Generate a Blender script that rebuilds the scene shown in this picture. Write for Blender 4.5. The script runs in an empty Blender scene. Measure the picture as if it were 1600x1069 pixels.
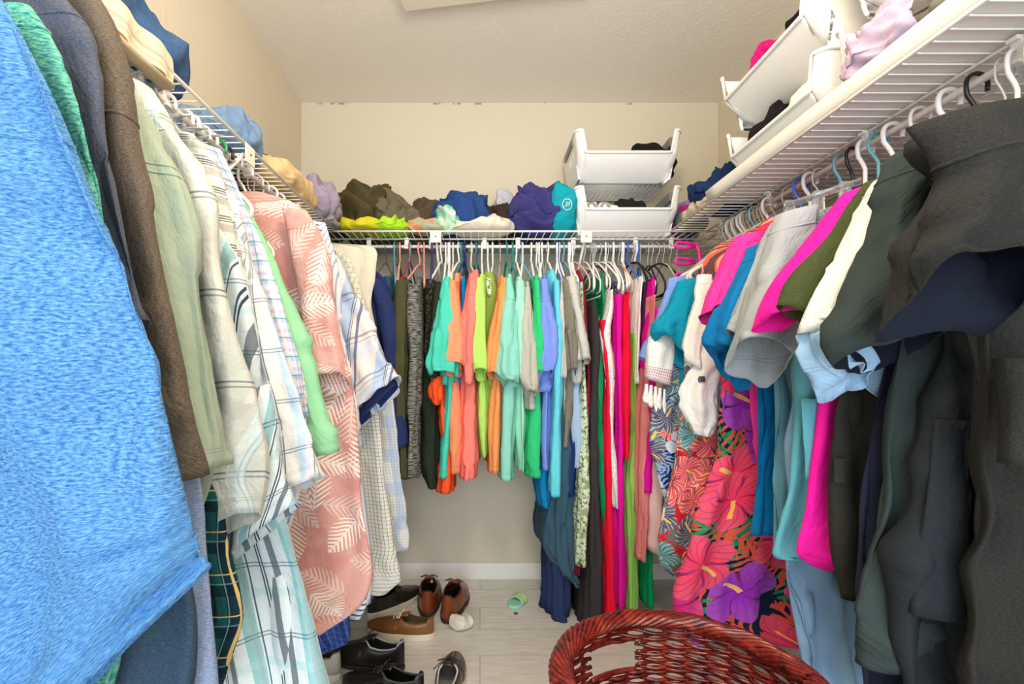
import bpy, bmesh, math, random
from mathutils import Vector, Matrix, noise
PI = math.pi
scene = bpy.context.scene
COL = scene.collection

# ------------------------------------------------------------------ camera
FPX = 750.0; CAMZ = 1.065; VX = 750.0; VY = 580.0      # focal length in pixels, eye height, vanishing point
cam = bpy.data.cameras.new('camera'); camo = bpy.data.objects.new('camera', cam)
COL.objects.link(camo); scene.camera = camo
camo.location = (0, 0, CAMZ); camo.rotation_euler = (PI/2, 0, 0)
cam.sensor_width = 36; cam.lens = FPX/1600*36
cam.shift_x = (800-VX)/1600; cam.shift_y = (VY-534.5)/1600
cam.clip_start = 0.02
# ------------------------------------------------------------------ light
world = bpy.data.worlds.new('world'); scene.world = world; world.use_nodes = True
bg = world.node_tree.nodes['Background']; bg.inputs[0].default_value = (0.82, 0.92, 1.0, 1); bg.inputs[1].default_value = 1.25
def area(name, loc, rot, sx, sy, power, color):
    l = bpy.data.lights.new(name, 'AREA'); l.shape = 'RECTANGLE'; l.size = sx; l.size_y = sy
    l.energy = power; l.color = color
    o = bpy.data.objects.new(name, l); COL.objects.link(o); o.location = loc; o.rotation_euler = rot
    return o
lp = bpy.data.lights.new('ceiling_lamp', 'POINT'); lp.energy = 30; lp.color = (1.0, 0.84, 0.64); lp.shadow_soft_size = .12
lo = bpy.data.objects.new('ceiling_lamp', lp); COL.objects.link(lo); lo.location = (0.1, 0.45, 2.12)
area('doorway_daylight', (0.0, -2.4, 1.3), (PI/2, 0, 0), 2.2, 2.3, 80, (0.86, 0.94, 1.0))
vs = scene.view_settings
vs.view_transform = 'Standard'; vs.look = 'None'; vs.gamma = 1; vs.use_curve_mapping = False
vs.exposure = 0.32

# ------------------------------------------------------------------ helpers
def P(px, py, y):                                      # photo pixel at a known depth -> place in the room
    return Vector(((px-VX)*y/FPX, y, CAMZ+(VY-py)*y/FPX))
def lin(h):
    h = h.lstrip('#'); c = [int(h[i:i+2], 16)/255 for i in (0, 2, 4)]
    return tuple(x/12.92 if x <= .04045 else ((x+.055)/1.055)**2.4 for x in c)+(1,)
def mesh(name, V, F, mat, parent=None, smooth=True, uv=None):
    me = bpy.data.meshes.new(name); me.from_pydata([tuple(v) for v in V], [], F)
    if smooth: me.polygons.foreach_set('use_smooth', [True]*len(me.polygons))
    if uv:
        l = me.uv_layers.new(name='UVMap')
        for p in me.polygons:
            us = [uv[(me.loops[li].vertex_index)] for li in p.loop_indices]
            for k, li in enumerate(p.loop_indices): l.data[li].uv = us[k]
    if mat: me.materials.append(mat)
    me.update()
    o = bpy.data.objects.new(name, me); COL.objects.link(o)
    if parent: o.parent = parent
    return o
def tag(o, label, cat, group=None, kind=None):
    o['label'] = label; o['category'] = cat
    if group: o['group'] = group
    if kind: o['kind'] = kind
    return o
def struct(o): o['kind'] = 'structure'; return o
def thing(name, label, cat, loc=(0, 0, 0), rz=0, group=None):
    o = bpy.data.objects.new(name, None); COL.objects.link(o); o.empty_display_size = .05
    o.location = loc; o.rotation_euler = (0, 0, rz); return tag(o, label, cat, group)
class MB:
    """collects shapes into one mesh"""
    def __init__(s): s.V = []; s.F = []; s.uv = []
    def add(s, V, F):
        n = len(s.V); s.V += [Vector(v) for v in V]; s.F += [tuple(i+n for i in f) for f in F]; return s
    def box(s, a, b, M=None):
        x0, y0, z0 = a; x1, y1, z1 = b
        V = [Vector(v) for v in ((x0,y0,z0),(x1,y0,z0),(x1,y1,z0),(x0,y1,z0),(x0,y0,z1),(x1,y0,z1),(x1,y1,z1),(x0,y1,z1))]
        if M: V = [M @ v for v in V]
        return s.add(V, [(0,3,2,1),(4,5,6,7),(0,1,5,4),(1,2,6,5),(2,3,7,6),(3,0,4,7)])
    def tube(s, pts, r, n=8, closed=False, flat=1.0):
        pts = [Vector(p) for p in pts]; N = len(pts); V = []; F = []
        up = None
        for i, p in enumerate(pts):
            a = pts[i-1] if (i or closed) else p; b = pts[(i+1) % N] if (i < N-1 or closed) else p
            d = (b-a)
            d = d.normalized() if d.length > 1e-9 else Vector((0,0,1))
            if up is None:
                up = Vector((0,0,1)) if abs(d.z) < .9 else Vector((1,0,0))
            up = (up - d*up.dot(d)); up = up.normalized() if up.length > 1e-6 else d.orthogonal().normalized()
            sd = d.cross(up); rr = r[i] if isinstance(r, (list, tuple)) else r
            for k in range(n):
                t = 2*PI*k/n; V.append(p+up*(math.cos(t)*rr)+sd*(math.sin(t)*rr*flat))
        for i in range(N if closed else N-1):
            j = (i+1) % N
            for k in range(n):
                l = (k+1) % n; F.append((i*n+k, i*n+l, j*n+l, j*n+k))
        if not closed:
            F.append(tuple(range(n))[::-1]); F.append(tuple((N-1)*n+k for k in range(n)))
        return s.add(V, F)
    def build(s, name, mat, parent=None, smooth=False):
        o = mesh(name, s.V, s.F, mat, parent, smooth)
        if smooth:
            pass
        return o
def bevel(o, w, seg=2):
    m = o.modifiers.new('bevel', 'BEVEL'); m.width = w; m.segments = seg; m.limit_method = 'ANGLE'
    o.data.polygons.foreach_set('use_smooth', [True]*len(o.data.polygons))
    w2 = o.modifiers.new('wn', 'WEIGHTED_NORMAL'); return o
def cat(a, b, c, d, t):                                # Catmull-Rom
    return .5*((2*b)+(c-a)*t+(2*a-5*b+4*c-d)*t*t+(3*b-a-3*c+d)*t*t*t)

# ------------------------------------------------------------------ materials
class NT:
    def __init__(s, name):
        s.m = bpy.data.materials.new(name); s.m.use_nodes = True; s.t = s.m.node_tree
        s.b = s.t.nodes['Principled BSDF']
    def n(s, kind, **kw):
        o = s.t.nodes.new(kind)
        for k, v in kw.items(): setattr(o, k, v)
        return o
    def put(s, sock, v):
        if hasattr(v, 'is_output') or isinstance(v, bpy.types.NodeSocket): s.t.links.new(v, sock)
        elif v is not None: sock.default_value = v
    def m_(s, op, a, b=None, c=None):
        o = s.n('ShaderNodeMath', operation=op)
        for i, v in enumerate((a, b, c)): s.put(o.inputs[i], v)
        return o.outputs[0]
    def mix(s, f, a, b, mode='MIX'):
        o = s.n('ShaderNodeMix', data_type='RGBA', blend_type=mode)
        s.put(o.inputs[0], f); s.put(o.inputs[6], a); s.put(o.inputs[7], b); return o.outputs[2]
    def uv(s):
        if not hasattr(s, '_uv'):
            s._uv = s.n('ShaderNodeUVMap').outputs[0]
            q = s.n('ShaderNodeSeparateXYZ'); s.put(q.inputs[0], s._uv); s.U, s.Vv = q.outputs[0], q.outputs[1]
        return s._uv
    def noise(s, vec, scale, detail=3, rough=.5, stretch=None):
        if stretch:
            mp = s.n('ShaderNodeMapping'); s.put(mp.inputs[0], vec); mp.inputs[3].default_value = stretch; vec = mp.outputs[0]
        o = s.n('ShaderNodeTexNoise'); s.put(o.inputs['Vector'], vec); o.inputs['Scale'].default_value = scale
        o.inputs['Detail'].default_value = detail; o.inputs['Roughness'].default_value = rough; return o.outputs[0]
    def ramp(s, f, stops, interp='LINEAR'):
        o = s.n('ShaderNodeValToRGB'); s.put(o.inputs[0], f); e = o.color_ramp; e.interpolation = interp
        while len(e.elements) < len(stops): e.elements.new(.5)
        for el, (p, c) in zip(e.elements, stops): el.position = p; el.color = c
        return o.outputs[0]
    def bump(s, h, strength=.3, dist=.002, prev=None):
        o = s.n('ShaderNodeBump'); s.put(o.inputs['Height'], h); o.inputs['Strength'].default_value = strength
        o.inputs['Distance'].default_value = dist
        if prev is not None: s.put(o.inputs['Normal'], prev)
        return o.outputs[0]
    def done(s, col, rough=.85, spec=.25, normal=None, **kw):
        s.put(s.b.inputs['Base Color'], col); s.b.inputs['Roughness'].default_value = rough
        s.b.inputs['Specular IOR Level'].default_value = spec
        if normal is not None: s.put(s.b.inputs['Normal'], normal)
        for k, v in kw.items(): s.put(s.b.inputs[k], v)
        return s.m
CACHE = {}
def plastic(hexc, rough=.35, spec=.5):
    k = ('pl', hexc, rough)
    if k not in CACHE: CACHE[k] = NT('plastic').done(lin(hexc), rough, spec)
    return CACHE[k]
def local(q, vec, scale, seed):
    """voronoi cell coordinates, each cell turned by a random angle"""
    mp = q.n('ShaderNodeMapping'); q.put(mp.inputs[0], vec)
    mp.inputs[1].default_value = (seed*1.37, seed*2.11, 0); mp.inputs[3].default_value = (scale, scale, 0)
    v = q.n('ShaderNodeTexVoronoi', voronoi_dimensions='2D', feature='F1'); q.put(v.inputs['Vector'], mp.outputs[0])
    v.inputs['Scale'].default_value = 1; v.inputs['Randomness'].default_value = .75
    sb = q.n('ShaderNodeVectorMath', operation='SUBTRACT'); q.put(sb.inputs[0], mp.outputs[0]); q.put(sb.inputs[1], v.outputs['Position'])
    sc = q.n('ShaderNodeSeparateColor'); q.put(sc.inputs[0], v.outputs['Color'])
    rt = q.n('ShaderNodeVectorRotate', rotation_type='Z_AXIS'); q.put(rt.inputs['Vector'], sb.outputs[0])
    q.put(rt.inputs['Angle'], q.m_('MULTIPLY', sc.outputs[0], 6.283))
    xy = q.n('ShaderNodeSeparateXYZ'); q.put(xy.inputs[0], rt.outputs[0])
    return xy.outputs[0], xy.outputs[1], sc.outputs[1], sc.outputs[2]
def frond(q, x, y, n=9, w=.30, L=.55):
    t = q.m_('ABSOLUTE', x)
    yn = q.m_('DIVIDE', y, L)
    env = q.m_('MULTIPLY', q.m_('SUBTRACT', 1.0, q.m_('MULTIPLY', yn, yn)), w)
    inside = q.m_('LESS_THAN', t, env)
    st = q.m_('FRACT', q.m_('MULTIPLY', q.m_('SUBTRACT', y, q.m_('MULTIPLY', t, 1.1)), n))
    # leaflets thin towards the tip
    wd = q.m_('SUBTRACT', .62, q.m_('MULTIPLY', q.m_('DIVIDE', t, w), .45))
    leaf = q.m_('MULTIPLY', q.m_('LESS_THAN', st, wd), inside)
    stem = q.m_('MULTIPLY', q.m_('LESS_THAN', t, .012), q.m_('LESS_THAN', q.m_('ABSOLUTE', y), L))
    return q.m_('MAXIMUM', q.m_('MULTIPLY', leaf, q.m_('GREATER_THAN', t, .016)), stem)
def fabric(name, c, pat='plain', c2=None, scale=1.0, stripes=(), stitch=True, rough=.9, var=.10, sheen=0, fuzz=.25):
    q = NT(name); uv = q.uv(); c = lin(c)
    c2 = lin(c2) if c2 else None
    col = None
    if pat == 'heather':
        n = q.noise(uv, 420*scale, 3, .7, (.42, 1.2, 1)); n = q.ramp(n, [(.36, (0,0,0,1)), (.64, (1,1,1,1))])
        col = q.mix(n, c, c2)
    elif pat == 'mottle':
        n = q.noise(uv, 26*scale, 4, .6, (1, .4, 1)); n = q.ramp(n, [(.38, (0,0,0,1)), (.62, (1,1,1,1))])
        col = q.mix(n, c, c2)
    elif pat == 'marl':
        n = q.noise(uv, 150*scale, 3, .6, (.22, 1.6, 1)); n = q.ramp(n, [(.42, (0,0,0,1)), (.56, (1,1,1,1))])
        col = q.mix(n, c, c2)
    elif pat == 'plaid':
        col = q.mix(0.0, c, c)
        for (ax, per, off, w, cc, al) in stripes:
            a = q.U if ax == 'u' else q.Vv
            f = q.m_('FRACT', q.m_('ADD', q.m_('DIVIDE', a, per), off))
            col = q.mix(q.m_('MULTIPLY', q.m_('LESS_THAN', f, w/per), al), col, lin(cc))
    elif pat == 'palm':
        x, y, r1, r2 = local(q, uv, 5.6*scale, 1); m = frond(q, x, y)
        x, y, r1, r2 = local(q, uv, 5.0*scale, 7); m2 = frond(q, x, y, 10, .26, .5)
        nz = q.ramp(q.noise(uv, 9, 3), [(.4, (0,0,0,1)), (.6, (1,1,1,1))])
        base = q.mix(nz, c, lin(stripes[0]) if stripes else c)
        col = q.mix(q.m_('MULTIPLY', m2, .45), base, c2); col = q.mix(q.m_('MULTIPLY', m, .9), col, c2)
    elif pat in ('hibiscus', 'tropic', 'leafy'):
        P_ = {'hibiscus': dict(bgc='16243f', leaf='ee5c4a', leaf2='1f9a6a', sc=5.2,
                    fl=[(0, '#f5244e'), (.28, '#e6107c'), (.5, '#ff3c62'), (.7, '#9c24d0'), (.85, '#f42c98')]),
              'tropic': dict(bgc='e02230', leaf='1a8f8c', leaf2='f0dfc0', sc=9.0,
                    fl=[(0, '#f2d9a8'), (.2, '#e81c28'), (.45, '#0f8a90'), (.68, '#f01830'), (.88, '#16305a')]),
              'leafy': dict(bgc='1c2858', leaf='9fb4e0', leaf2='16407c', sc=9.0,
                    fl=[(0, '#0f7080'), (.35, '#1c2c60'), (.6, '#c8d4f0'), (.8, '#e8402c'), (.92, '#1f9a6a')])}[pat]
        sc = P_['sc']*scale
        wn = q.n('ShaderNodeTexNoise'); q.put(wn.inputs['Vector'], uv); wn.inputs['Scale'].default_value = sc*1.6; wn.inputs['Detail'].default_value = 2
        w1 = q.n('ShaderNodeVectorMath', operation='SCALE'); q.put(w1.inputs[0], wn.outputs[1]); w1.inputs['Scale'].default_value = .28/sc
        w2 = q.n('ShaderNodeVectorMath', operation='ADD'); q.put(w2.inputs[0], uv); q.put(w2.inputs[1], w1.outputs[0])
        wuv = w2.outputs[0]
        col = q.mix(0.0, lin(P_['bgc']), lin(P_['bgc']))
        for seed, lc in ((3, P_['leaf']), (11, P_['leaf2']), (19, P_['leaf'])):
            x, y, r1, r2 = local(q, wuv, sc*1.15, seed)
            m = frond(q, x, y, 5.5, .34, .6)
            col = q.mix(q.m_('MULTIPLY', m, .95), col, lin(lc))
        for seed, th in ((5, .25), (9, .35)):
            x, y, r1, r2 = local(q, wuv, sc, seed)
            r = q.m_('SQRT', q.m_('ADD', q.m_('MULTIPLY', x, x), q.m_('MULTIPLY', y, y)))
            an = q.m_('ARCTAN2', y, x)
            cs = q.m_('ABSOLUTE', q.m_('COSINE', q.m_('MULTIPLY', an, 2.5)))
            R = q.m_('MULTIPLY', q.m_('ADD', .62, q.m_('MULTIPLY', q.m_('POWER', cs, .5), .38)), .52)
            m = q.m_('MULTIPLY', q.m_('LESS_THAN', r, R), q.m_('GREATER_THAN', r2, th))
            pc = q.ramp(r1, [(p, lin(h)) for p, h in P_['fl']], 'CONSTANT')
            # petal veins and a lighter rim, a printed drawing
            vein = q.m_('FRACT', q.m_('MULTIPLY', q.m_('ADD', an, q.m_('MULTIPLY', r, 1.2)), 3.2))
            pc = q.mix(q.m_('MULTIPLY', q.m_('LESS_THAN', vein, .22), .55), pc, lin('#7a1680' if pat == 'hibiscus' else '#ffffff'))
            pc = q.mix(q.m_('MULTIPLY', q.m_('DIVIDE', r, .52), .18), pc, lin('#ffb0c8' if pat == 'hibiscus' else '#fff6ea'))
            pc = q.mix(q.m_('MULTIPLY', q.m_('LESS_THAN', cs, .16), .8), pc, lin('#8a1e6e' if pat == 'hibiscus' else '#203060'))
            st = q.m_('MULTIPLY', q.m_('LESS_THAN', q.m_('ABSOLUTE', y), .028), q.m_('LESS_THAN', q.m_('ABSOLUTE', q.m_('SUBTRACT', x, .17)), .17))
            pc = q.mix(st, pc, lin('#ffc86a'))
            col = q.mix(m, col, pc)
    elif pat == 'lace':
        v = q.n('ShaderNodeTexVoronoi', feature='DISTANCE_TO_EDGE'); q.put(v.inputs['Vector'], uv); v.inputs['Scale'].default_value = 70*scale
        m = q.ramp(v.outputs[0], [(.08, (0,0,0,1)), (.22, (1,1,1,1))]); col = q.mix(m, c, c2)
    elif pat == 'lacefloral':
        n = q.noise(uv, 55, 3, .6); n = q.ramp(n, [(.40, (0,0,0,1)), (.48, (1,1,1,1))]); col = q.mix(n, lin('#5d7a48'), c)
        n = q.noise(uv, 34, 2, .5); n = q.ramp(n, [(.56, (0,0,0,1)), (.62, (1,1,1,1))]); col = q.mix(n, col, c2)
        n = q.noise(uv, 48, 2, .5); n = q.ramp(n, [(.64, (0,0,0,1)), (.67, (1,1,1,1))]); col = q.mix(n, col, lin('#2e3a34'))
    else:
        col = q.mix(0.0, c, c)
    # faint wear / thread variation of the cloth itself
    n = q.noise(uv, 260, 4, .7)
    lo = 1-var; hi = 1+var
    v = q.ramp(n, [(.3, (lo,)*3+(1,)), (.7, (min(hi, 1.0),)*3+(1,))]); col = q.mix(1.0, col, v, 'MULTIPLY')
    if stitch:
        for s0 in (.026, .031):
            d = q.m_('LESS_THAN', q.m_('ABSOLUTE', q.m_('SUBTRACT', q.Vv, s0)), .0007)
            dash = q.m_('LESS_THAN', q.m_('FRACT', q.m_('MULTIPLY', q.U, 220)), .7)
            col = q.mix(q.m_('MULTIPLY', q.m_('MULTIPLY', d, dash), .38), col, (.02, .02, .02, 1))
    w = q.noise(uv, 900, 2, .6); nb = q.bump(w, fuzz, .0012)
    cr = q.noise(uv, 15, 5, .6, (1, .5, 1)); nb = q.bump(cr, .55, .022, nb)
    return q.done(col, rough, .18, nb, **({'Sheen Weight': .25*sheen} if sheen else {}))
# ------------------------------------------------------------------ cloth shapes
def loft(name, rings, mat, parent, n=56, amp=.006, seed=0, e=2.5, m=None, cap=True, wl=(.05, .16), grow=1.0, hem=True, twist=.5, crease=1.0, seam=None, lining=None):
    """rings: (centre, half axis A, half axis B) from the top down, resampled to a smooth folded cloth tube"""
    rnd = random.Random(seed*7919+13)
    R = [(Vector(c), Vector(a), Vector(b)) for c, a, b in rings]
    L = [0]
    for i in range(1, len(R)): L.append(L[-1]+max((R[i][0]-R[i-1][0]).length, 1e-4))
    T = L[-1]; m = m or max(8, min(60, int(T/.014)))
    def at(s):
        i = 0
        while i < len(L)-2 and L[i+1] < s: i += 1
        t = (s-L[i])/(L[i+1]-L[i]); t = min(max(t, 0), 1)
        a, b, c, d = R[max(i-1, 0)], R[i], R[i+1], R[min(i+2, len(R)-1)]
        h = L[i+1]-L[i]
        out = []
        for k in range(3):
            # non-uniform spacing: tangents limited to the local chord
            m1 = (c[k]-a[k])/(L[i+1]-L[max(i-1, 0)])*h; m2 = (d[k]-b[k])/(L[min(i+2, len(R)-1)]-L[i])*h
            t2, t3 = t*t, t*t*t
            out.append(b[k]*(2*t3-3*t2+1)+m1*(t3-2*t2+t)+c[k]*(-2*t3+3*t2)+m2*(t3-t2))
        return out
    waves = [(rnd.uniform(*wl), rnd.uniform(0, 2*PI), rnd.uniform(-1, 1)*twist*6, rnd.uniform(.5, 1)) for _ in range(4)]
    V = []; UV = []; off = seed*.37
    for j in range(m+1):
        s = T*j/m; C, A, B = at(s)
        al, bl = A.length, B.length; ah = A.normalized(); bh = B.normalized()
        per = 0; prev = None; row = []
        fade = (0.25+.75*min(1, s/(.5*T+1e-6)))**grow
        for k in range(n):
            th = 2*PI*k/n; ct, st = math.cos(th), math.sin(th)
            x = math.copysign(abs(ct)**(2/e), ct); y = math.copysign(abs(st)**(2/e), st)
            p = C+A*x+B*y
            if prev is not None: per += (p-prev).length
            prev = p
            row.append((p, per, ct, st))
        tot = per or 1e-3
        for p, u, ct, st in row:
            d = 0
            for (w_, ph, tw, g) in waves:
                kk = max(1, round(tot/w_)); a = 2*PI*kk*u/tot+ph+tw*s
                sv = math.sin(a); d += g*(sv if crease < .5 else (1-2*abs(math.sin(a/2))**.8 if kk % 2 == 0 else sv))
            d = d/4*amp*2.9*fade
            q = Vector((p.x*9+off, p.y*9, p.z*4+off)); d += amp*1.5*noise.noise(q)*1.4+amp*.9*(.5-2*abs(noise.noise(Vector((p.x*13-off, p.y*13, p.z*6.5)))))*fade
            nd = (ah*ct*bl+bh*st*al); nd = nd.normalized() if nd.length > 1e-9 else ah
            if hem and 0 < T-s < .012: d += .0012
            V.append(p+nd*d); UV.append((u+off, T-s))
    F = []
    for j in range(m):
        for k in range(n):
            l = (k+1) % n
            F.append((j*n+k, (j+1)*n+k, (j+1)*n+l, j*n+l))
    if cap:
        F.append(tuple(range(n)))
    nv0 = len(V)
    for sf in (seam or ()):                              # a raised sewn seam running round the cloth
        j = max(1, min(m-1, int(sf*m))); ring = V[j*n:(j+1)*n]; c0 = sum(ring, Vector())/n; up_ = (V[(j-1)*n]-V[(j+1)*n]).normalized()
        b0 = len(V)
        for k in range(n):
            pp, pn = ring[k-1], ring[(k+1) % n]; nd = (pn-pp).cross(up_); nd = nd.normalized() if nd.length > 1e-9 else up_
            if nd.dot(ring[k]-c0) < 0: nd = -nd
            for w_, h_ in ((.0030, -.0004), (.0010, .0012), (-.0010, .0012), (-.0030, -.0004)): V.append(ring[k]+up_*w_+nd*h_)
        for k in range(n):
            l = (k+1) % n
            for w_ in range(3): F.append((b0+k*4+w_, b0+k*4+w_+1, b0+l*4+w_+1, b0+l*4+w_))
        UV += [(UV[j*n+k][0], UV[j*n+k][1]+w_) for k in range(n) for w_ in (.003, .001, -.001, -.003)]
    me = bpy.data.meshes.new(name); me.from_pydata([tuple(v) for v in V], [], F)
    me.polygons.foreach_set('use_smooth', [True]*len(me.polygons))
    lay = me.uv_layers.new(name='UVMap')
    for p in me.polygons:
        ks = [me.loops[li].vertex_index for li in p.loop_indices]
        wrap = len(ks) == 4 and max(ks) < nv0 and max(k % n for k in ks) == n-1 and min(k % n for k in ks) == 0
        for li, k in zip(p.loop_indices, ks):
            u, v = UV[k]
            if wrap and k % n == 0:
                u = UV[k-k % n+n-1][0]+(UV[k-k % n+1][0]-UV[k-k % n][0])
            lay.data[li].uv = (u, v)
    me.materials.append(mat); me.update()
    o = bpy.data.objects.new(name, me); COL.objects.link(o); o.parent = parent
    sm = o.modifiers.new('cloth_thickness', 'SOLIDIFY'); sm.thickness = .0022; sm.offset = -1
    if lining: me.materials.append(lining); sm.material_offset = 1
    return o
def r4(r):
    return r if len(r) == 4 else (r[0], r[1], r[0], r[2])
def rings_px(rows, y, t, lip=0, tops=1, tilt=0):
    """rows of (py, xl, xr) or (yl, xl, yr, xr) at depth y; t = half thickness; the last row may open towards the room"""
    out = []
    N = len(rows)
    for i, r in enumerate(rows):
        r = r4(r); a = P(r[1], r[0], y); b = P(r[3], r[2], y)
        f = i/(N-1); tt = t*(tops+(1-tops)*min(1, f*2.5))
        li = lip*max(0, (f-.5)*2)**1.5
        out.append(((a+b)/2, (b-a)/2, Vector((0, tt, -li))))
    return out
ROD = 1.625
RODX = {'L': -.655, 'R': .963}
GI = [0]
# ---------------- hangers
HM = {}
def hanger_mesh(style, hexc, drop, half):
    k = (style, hexc, round(drop, 2), round(half, 2))
    if k in HM: return HM[k]
    parts = []
    r = {'tube': .0048, 'wire': .0017, 'velvet': .0040, 'clear': .0045, 'wide': .0066}[style]
    hookr = {'tube': .0040, 'wire': .0016, 'velvet': .0019, 'clear': .0019, 'wide': .0052}[style]
    R = .021
    hook = [Vector((R*math.cos(a), 0, R*math.sin(a))) for a in [math.radians(d) for d in range(-15, 185, 14)]]
    hook = [Vector((R*.97, 0, -.012))]+hook+[Vector((-R, 0, -.01)), Vector((-R*.9, 0, -.022)), Vector((-.006, 0, -.040)), Vector((0, 0, -.052)), Vector((0, 0, -drop))]
    hook = [p+Vector((0, 0, -R+.013+hookr)) for p in hook]
    z0 = -drop; zt = z0-.105
    a = MB().tube(hook[::-1], hookr, 8)
    arm = []
    pts = [(0, z0+.004), (.03, z0-.004), (half*.5, z0-.05), (half*.9, zt+.012), (half, zt-.006), (half*.97, zt-.022), (half*.85, zt-.030)]
    if style == 'velvet': pts = [(0, z0+.004), (.04, z0-.004), (half*.55, z0-.035), (half*.92, zt+.018), (half, zt-.004), (half*.98, zt-.03), (half*.90, zt-.042)]
    loop = [Vector((x, 0, z)) for x, z in pts]+[Vector((-x, 0, z)) for x, z in pts[::-1][:-1]]
    # smooth
    for _ in range(2):
        loop = [q for i in range(len(loop)) for q in ((loop[i]*.75+loop[(i+1) % len(loop)]*.25), (loop[i]*.25+loop[(i+1) % len(loop)]*.75))]
    b = MB().tube(loop, r, 8, closed=True, flat=1.0)
    mat = plastic(hexc, .3 if style != 'velvet' else .8)
    if style == 'clear':
        q = NT('clear_plastic'); mat = q.done((.95, .97, 1, 1), .08, .5, None, **{'Transmission Weight': .85})
    hm = plastic('#c9c9cc', .25) if style in ('velvet', 'clear') else mat
    res = []
    for nm, mb, mt in (('hook', a, hm), ('arms', b, mat)):
        me = bpy.data.meshes.new(nm); me.from_pydata([tuple(v) for v in mb.V], [], mb.F); me.materials.append(mt)
        me.polygons.foreach_set('use_smooth', [True]*len(me.polygons)); me.update(); res.append((nm, me))
    HM[k] = res; return res
HN = {'tube': 'plastic_hanger', 'wire': 'wire_hanger', 'velvet': 'velvet_hanger', 'clear': 'clear_hanger', 'wide': 'plastic_hanger'}
def hanger(style, hexc, loc, rz, label, group, drop=.075, half=.20, tilt=0):
    t = thing(HN[style], label, 'hanger', loc, rz, group); t.rotation_euler = (0, tilt, rz)
    for nm, me in hanger_mesh(style, hexc, drop, half):
        o = bpy.data.objects.new(nm, me); COL.objects.link(o); o.parent = t
    return t
CN = {'#f4f2ee': 'white', '#e9e4da': 'ivory', '#1a1a1c': 'black', '#1e8f84': 'teal', '#1fa35a': 'green', '#b02a2e': 'red', '#f0a090': 'salmon pink',
      '#3c2f78': 'dark purple', '#27356e': 'navy blue', '#6aa8b8': 'pale blue', '#5a4a44': 'brown', '#cfe0dc': 'clear', '#4468c8': 'royal blue', '#f01090': 'hot pink', '#c8c4bc': 'grey', '#d8a8a0': 'rose'}
ST = {'tube': 'plastic', 'wire': 'wire', 'velvet': 'slim padded', 'clear': 'clear plastic', 'wide': 'thick plastic'}
# ---------------- garments on the side rails
def side(S, name, label, cat_, mat, y, body=None, sleeve=None, bt=.022, st=.028, lip=.0, hg=('tube', '#f4f2ee'), short='', amp=.008, sl_mat=None, ys=None,
         w=.46, neckdrop=.085, extra=(), hem=True, grp=None, wl=(.05, .16), drop=.055, bm=None, seam=(.14,), lining=None, sleeve_amp=None, stem=True, half=None):
    bt *= .8; GI[0] += 1; sd = GI[0]; sg = 1 if S == 'R' else -1; rx = RODX[S]
    t = thing(name, label, cat_, (rx, y, ROD-.07))
    off = Vector((rx, y, ROD-.07)); topz = [ROD-.05]
    def put(o): o.data.transform(Matrix.Translation(-off)); return o
    if body:
        rings = []
        tip = P(body[0][1], body[0][0], y)
        hn = min(tip.z+neckdrop, ROD-drop-.008) if stem else tip.z+neckdrop
        hn = max(hn, tip.z+.02); topz[0] = hn
        def ring(xi, z, lim, tt): 
            xo = lim
            if (xi-xo)*sg > -.02: xo = xi+sg*.03
            a, b = min(xi, xo), max(xi, xo)
            return (Vector(((a+b)/2, y, z)), Vector(((b-a)/2, 0, 0)), Vector((0, tt, 0)))
        wall = 1.20 if S == 'R' else -.895
        rings.append(ring(rx-sg*.055, hn, rx+sg*.055, bt*.5))
        xm = rx*.5+tip.x*.5
        rings.append(ring(xm-sg*.015, tip.z*.5+hn*.5+.004, min(rx+.12, wall) if sg > 0 else max(rx-.12, wall), bt*.8))
        for r in body:
            xi, z = P(r[1], r[0], y).x, P(r[1], r[0], y).z
            xo = xi+sg*(r[2] if len(r) > 2 else w)
            xo = min(xo, wall) if sg > 0 else max(xo, wall)
            rings.append(ring(xi, z, xo, bt))
        put(loft('body', rings, bm or mat, t, n=84, amp=amp, seed=sd, wl=wl, hem=hem))
    if sleeve:
        for k, (rows) in enumerate(sleeve if isinstance(sleeve[0], list) else [sleeve]):
            o = put(loft('sleeve', rings_px(rows, (ys or y-.035), st, lip, tops=.55), sl_mat or mat, t, n=72, amp=(sleeve_amp or amp), seed=sd+50, wl=wl, seam=seam, lining=lining))
    for (nm, rows, yy, tt, mt, am, lp) in extra:
        o = put(loft(nm, rings_px(rows, yy, tt, lp, tops=.8), mt, t, n=64, amp=am, seed=sd+90, wl=wl))
    if hg:
        c = CN.get(hg[1], 'white')
        hanger(hg[0], hg[1], (rx, y, ROD), (random.Random(sd).uniform(-.15, .15)), f'{c} {ST[hg[0]]} hanger holding the {short or cat_} on the {"left" if S=="L" else "right"} rod',
               'hangers on the %s rod' % ('left' if S == 'L' else 'right'), drop=(drop if half else max(.05, ROD-topz[0]+(.040 if S == 'R' else .062))), half=half or (.15 if S == 'R' else .12))
    return t
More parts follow.
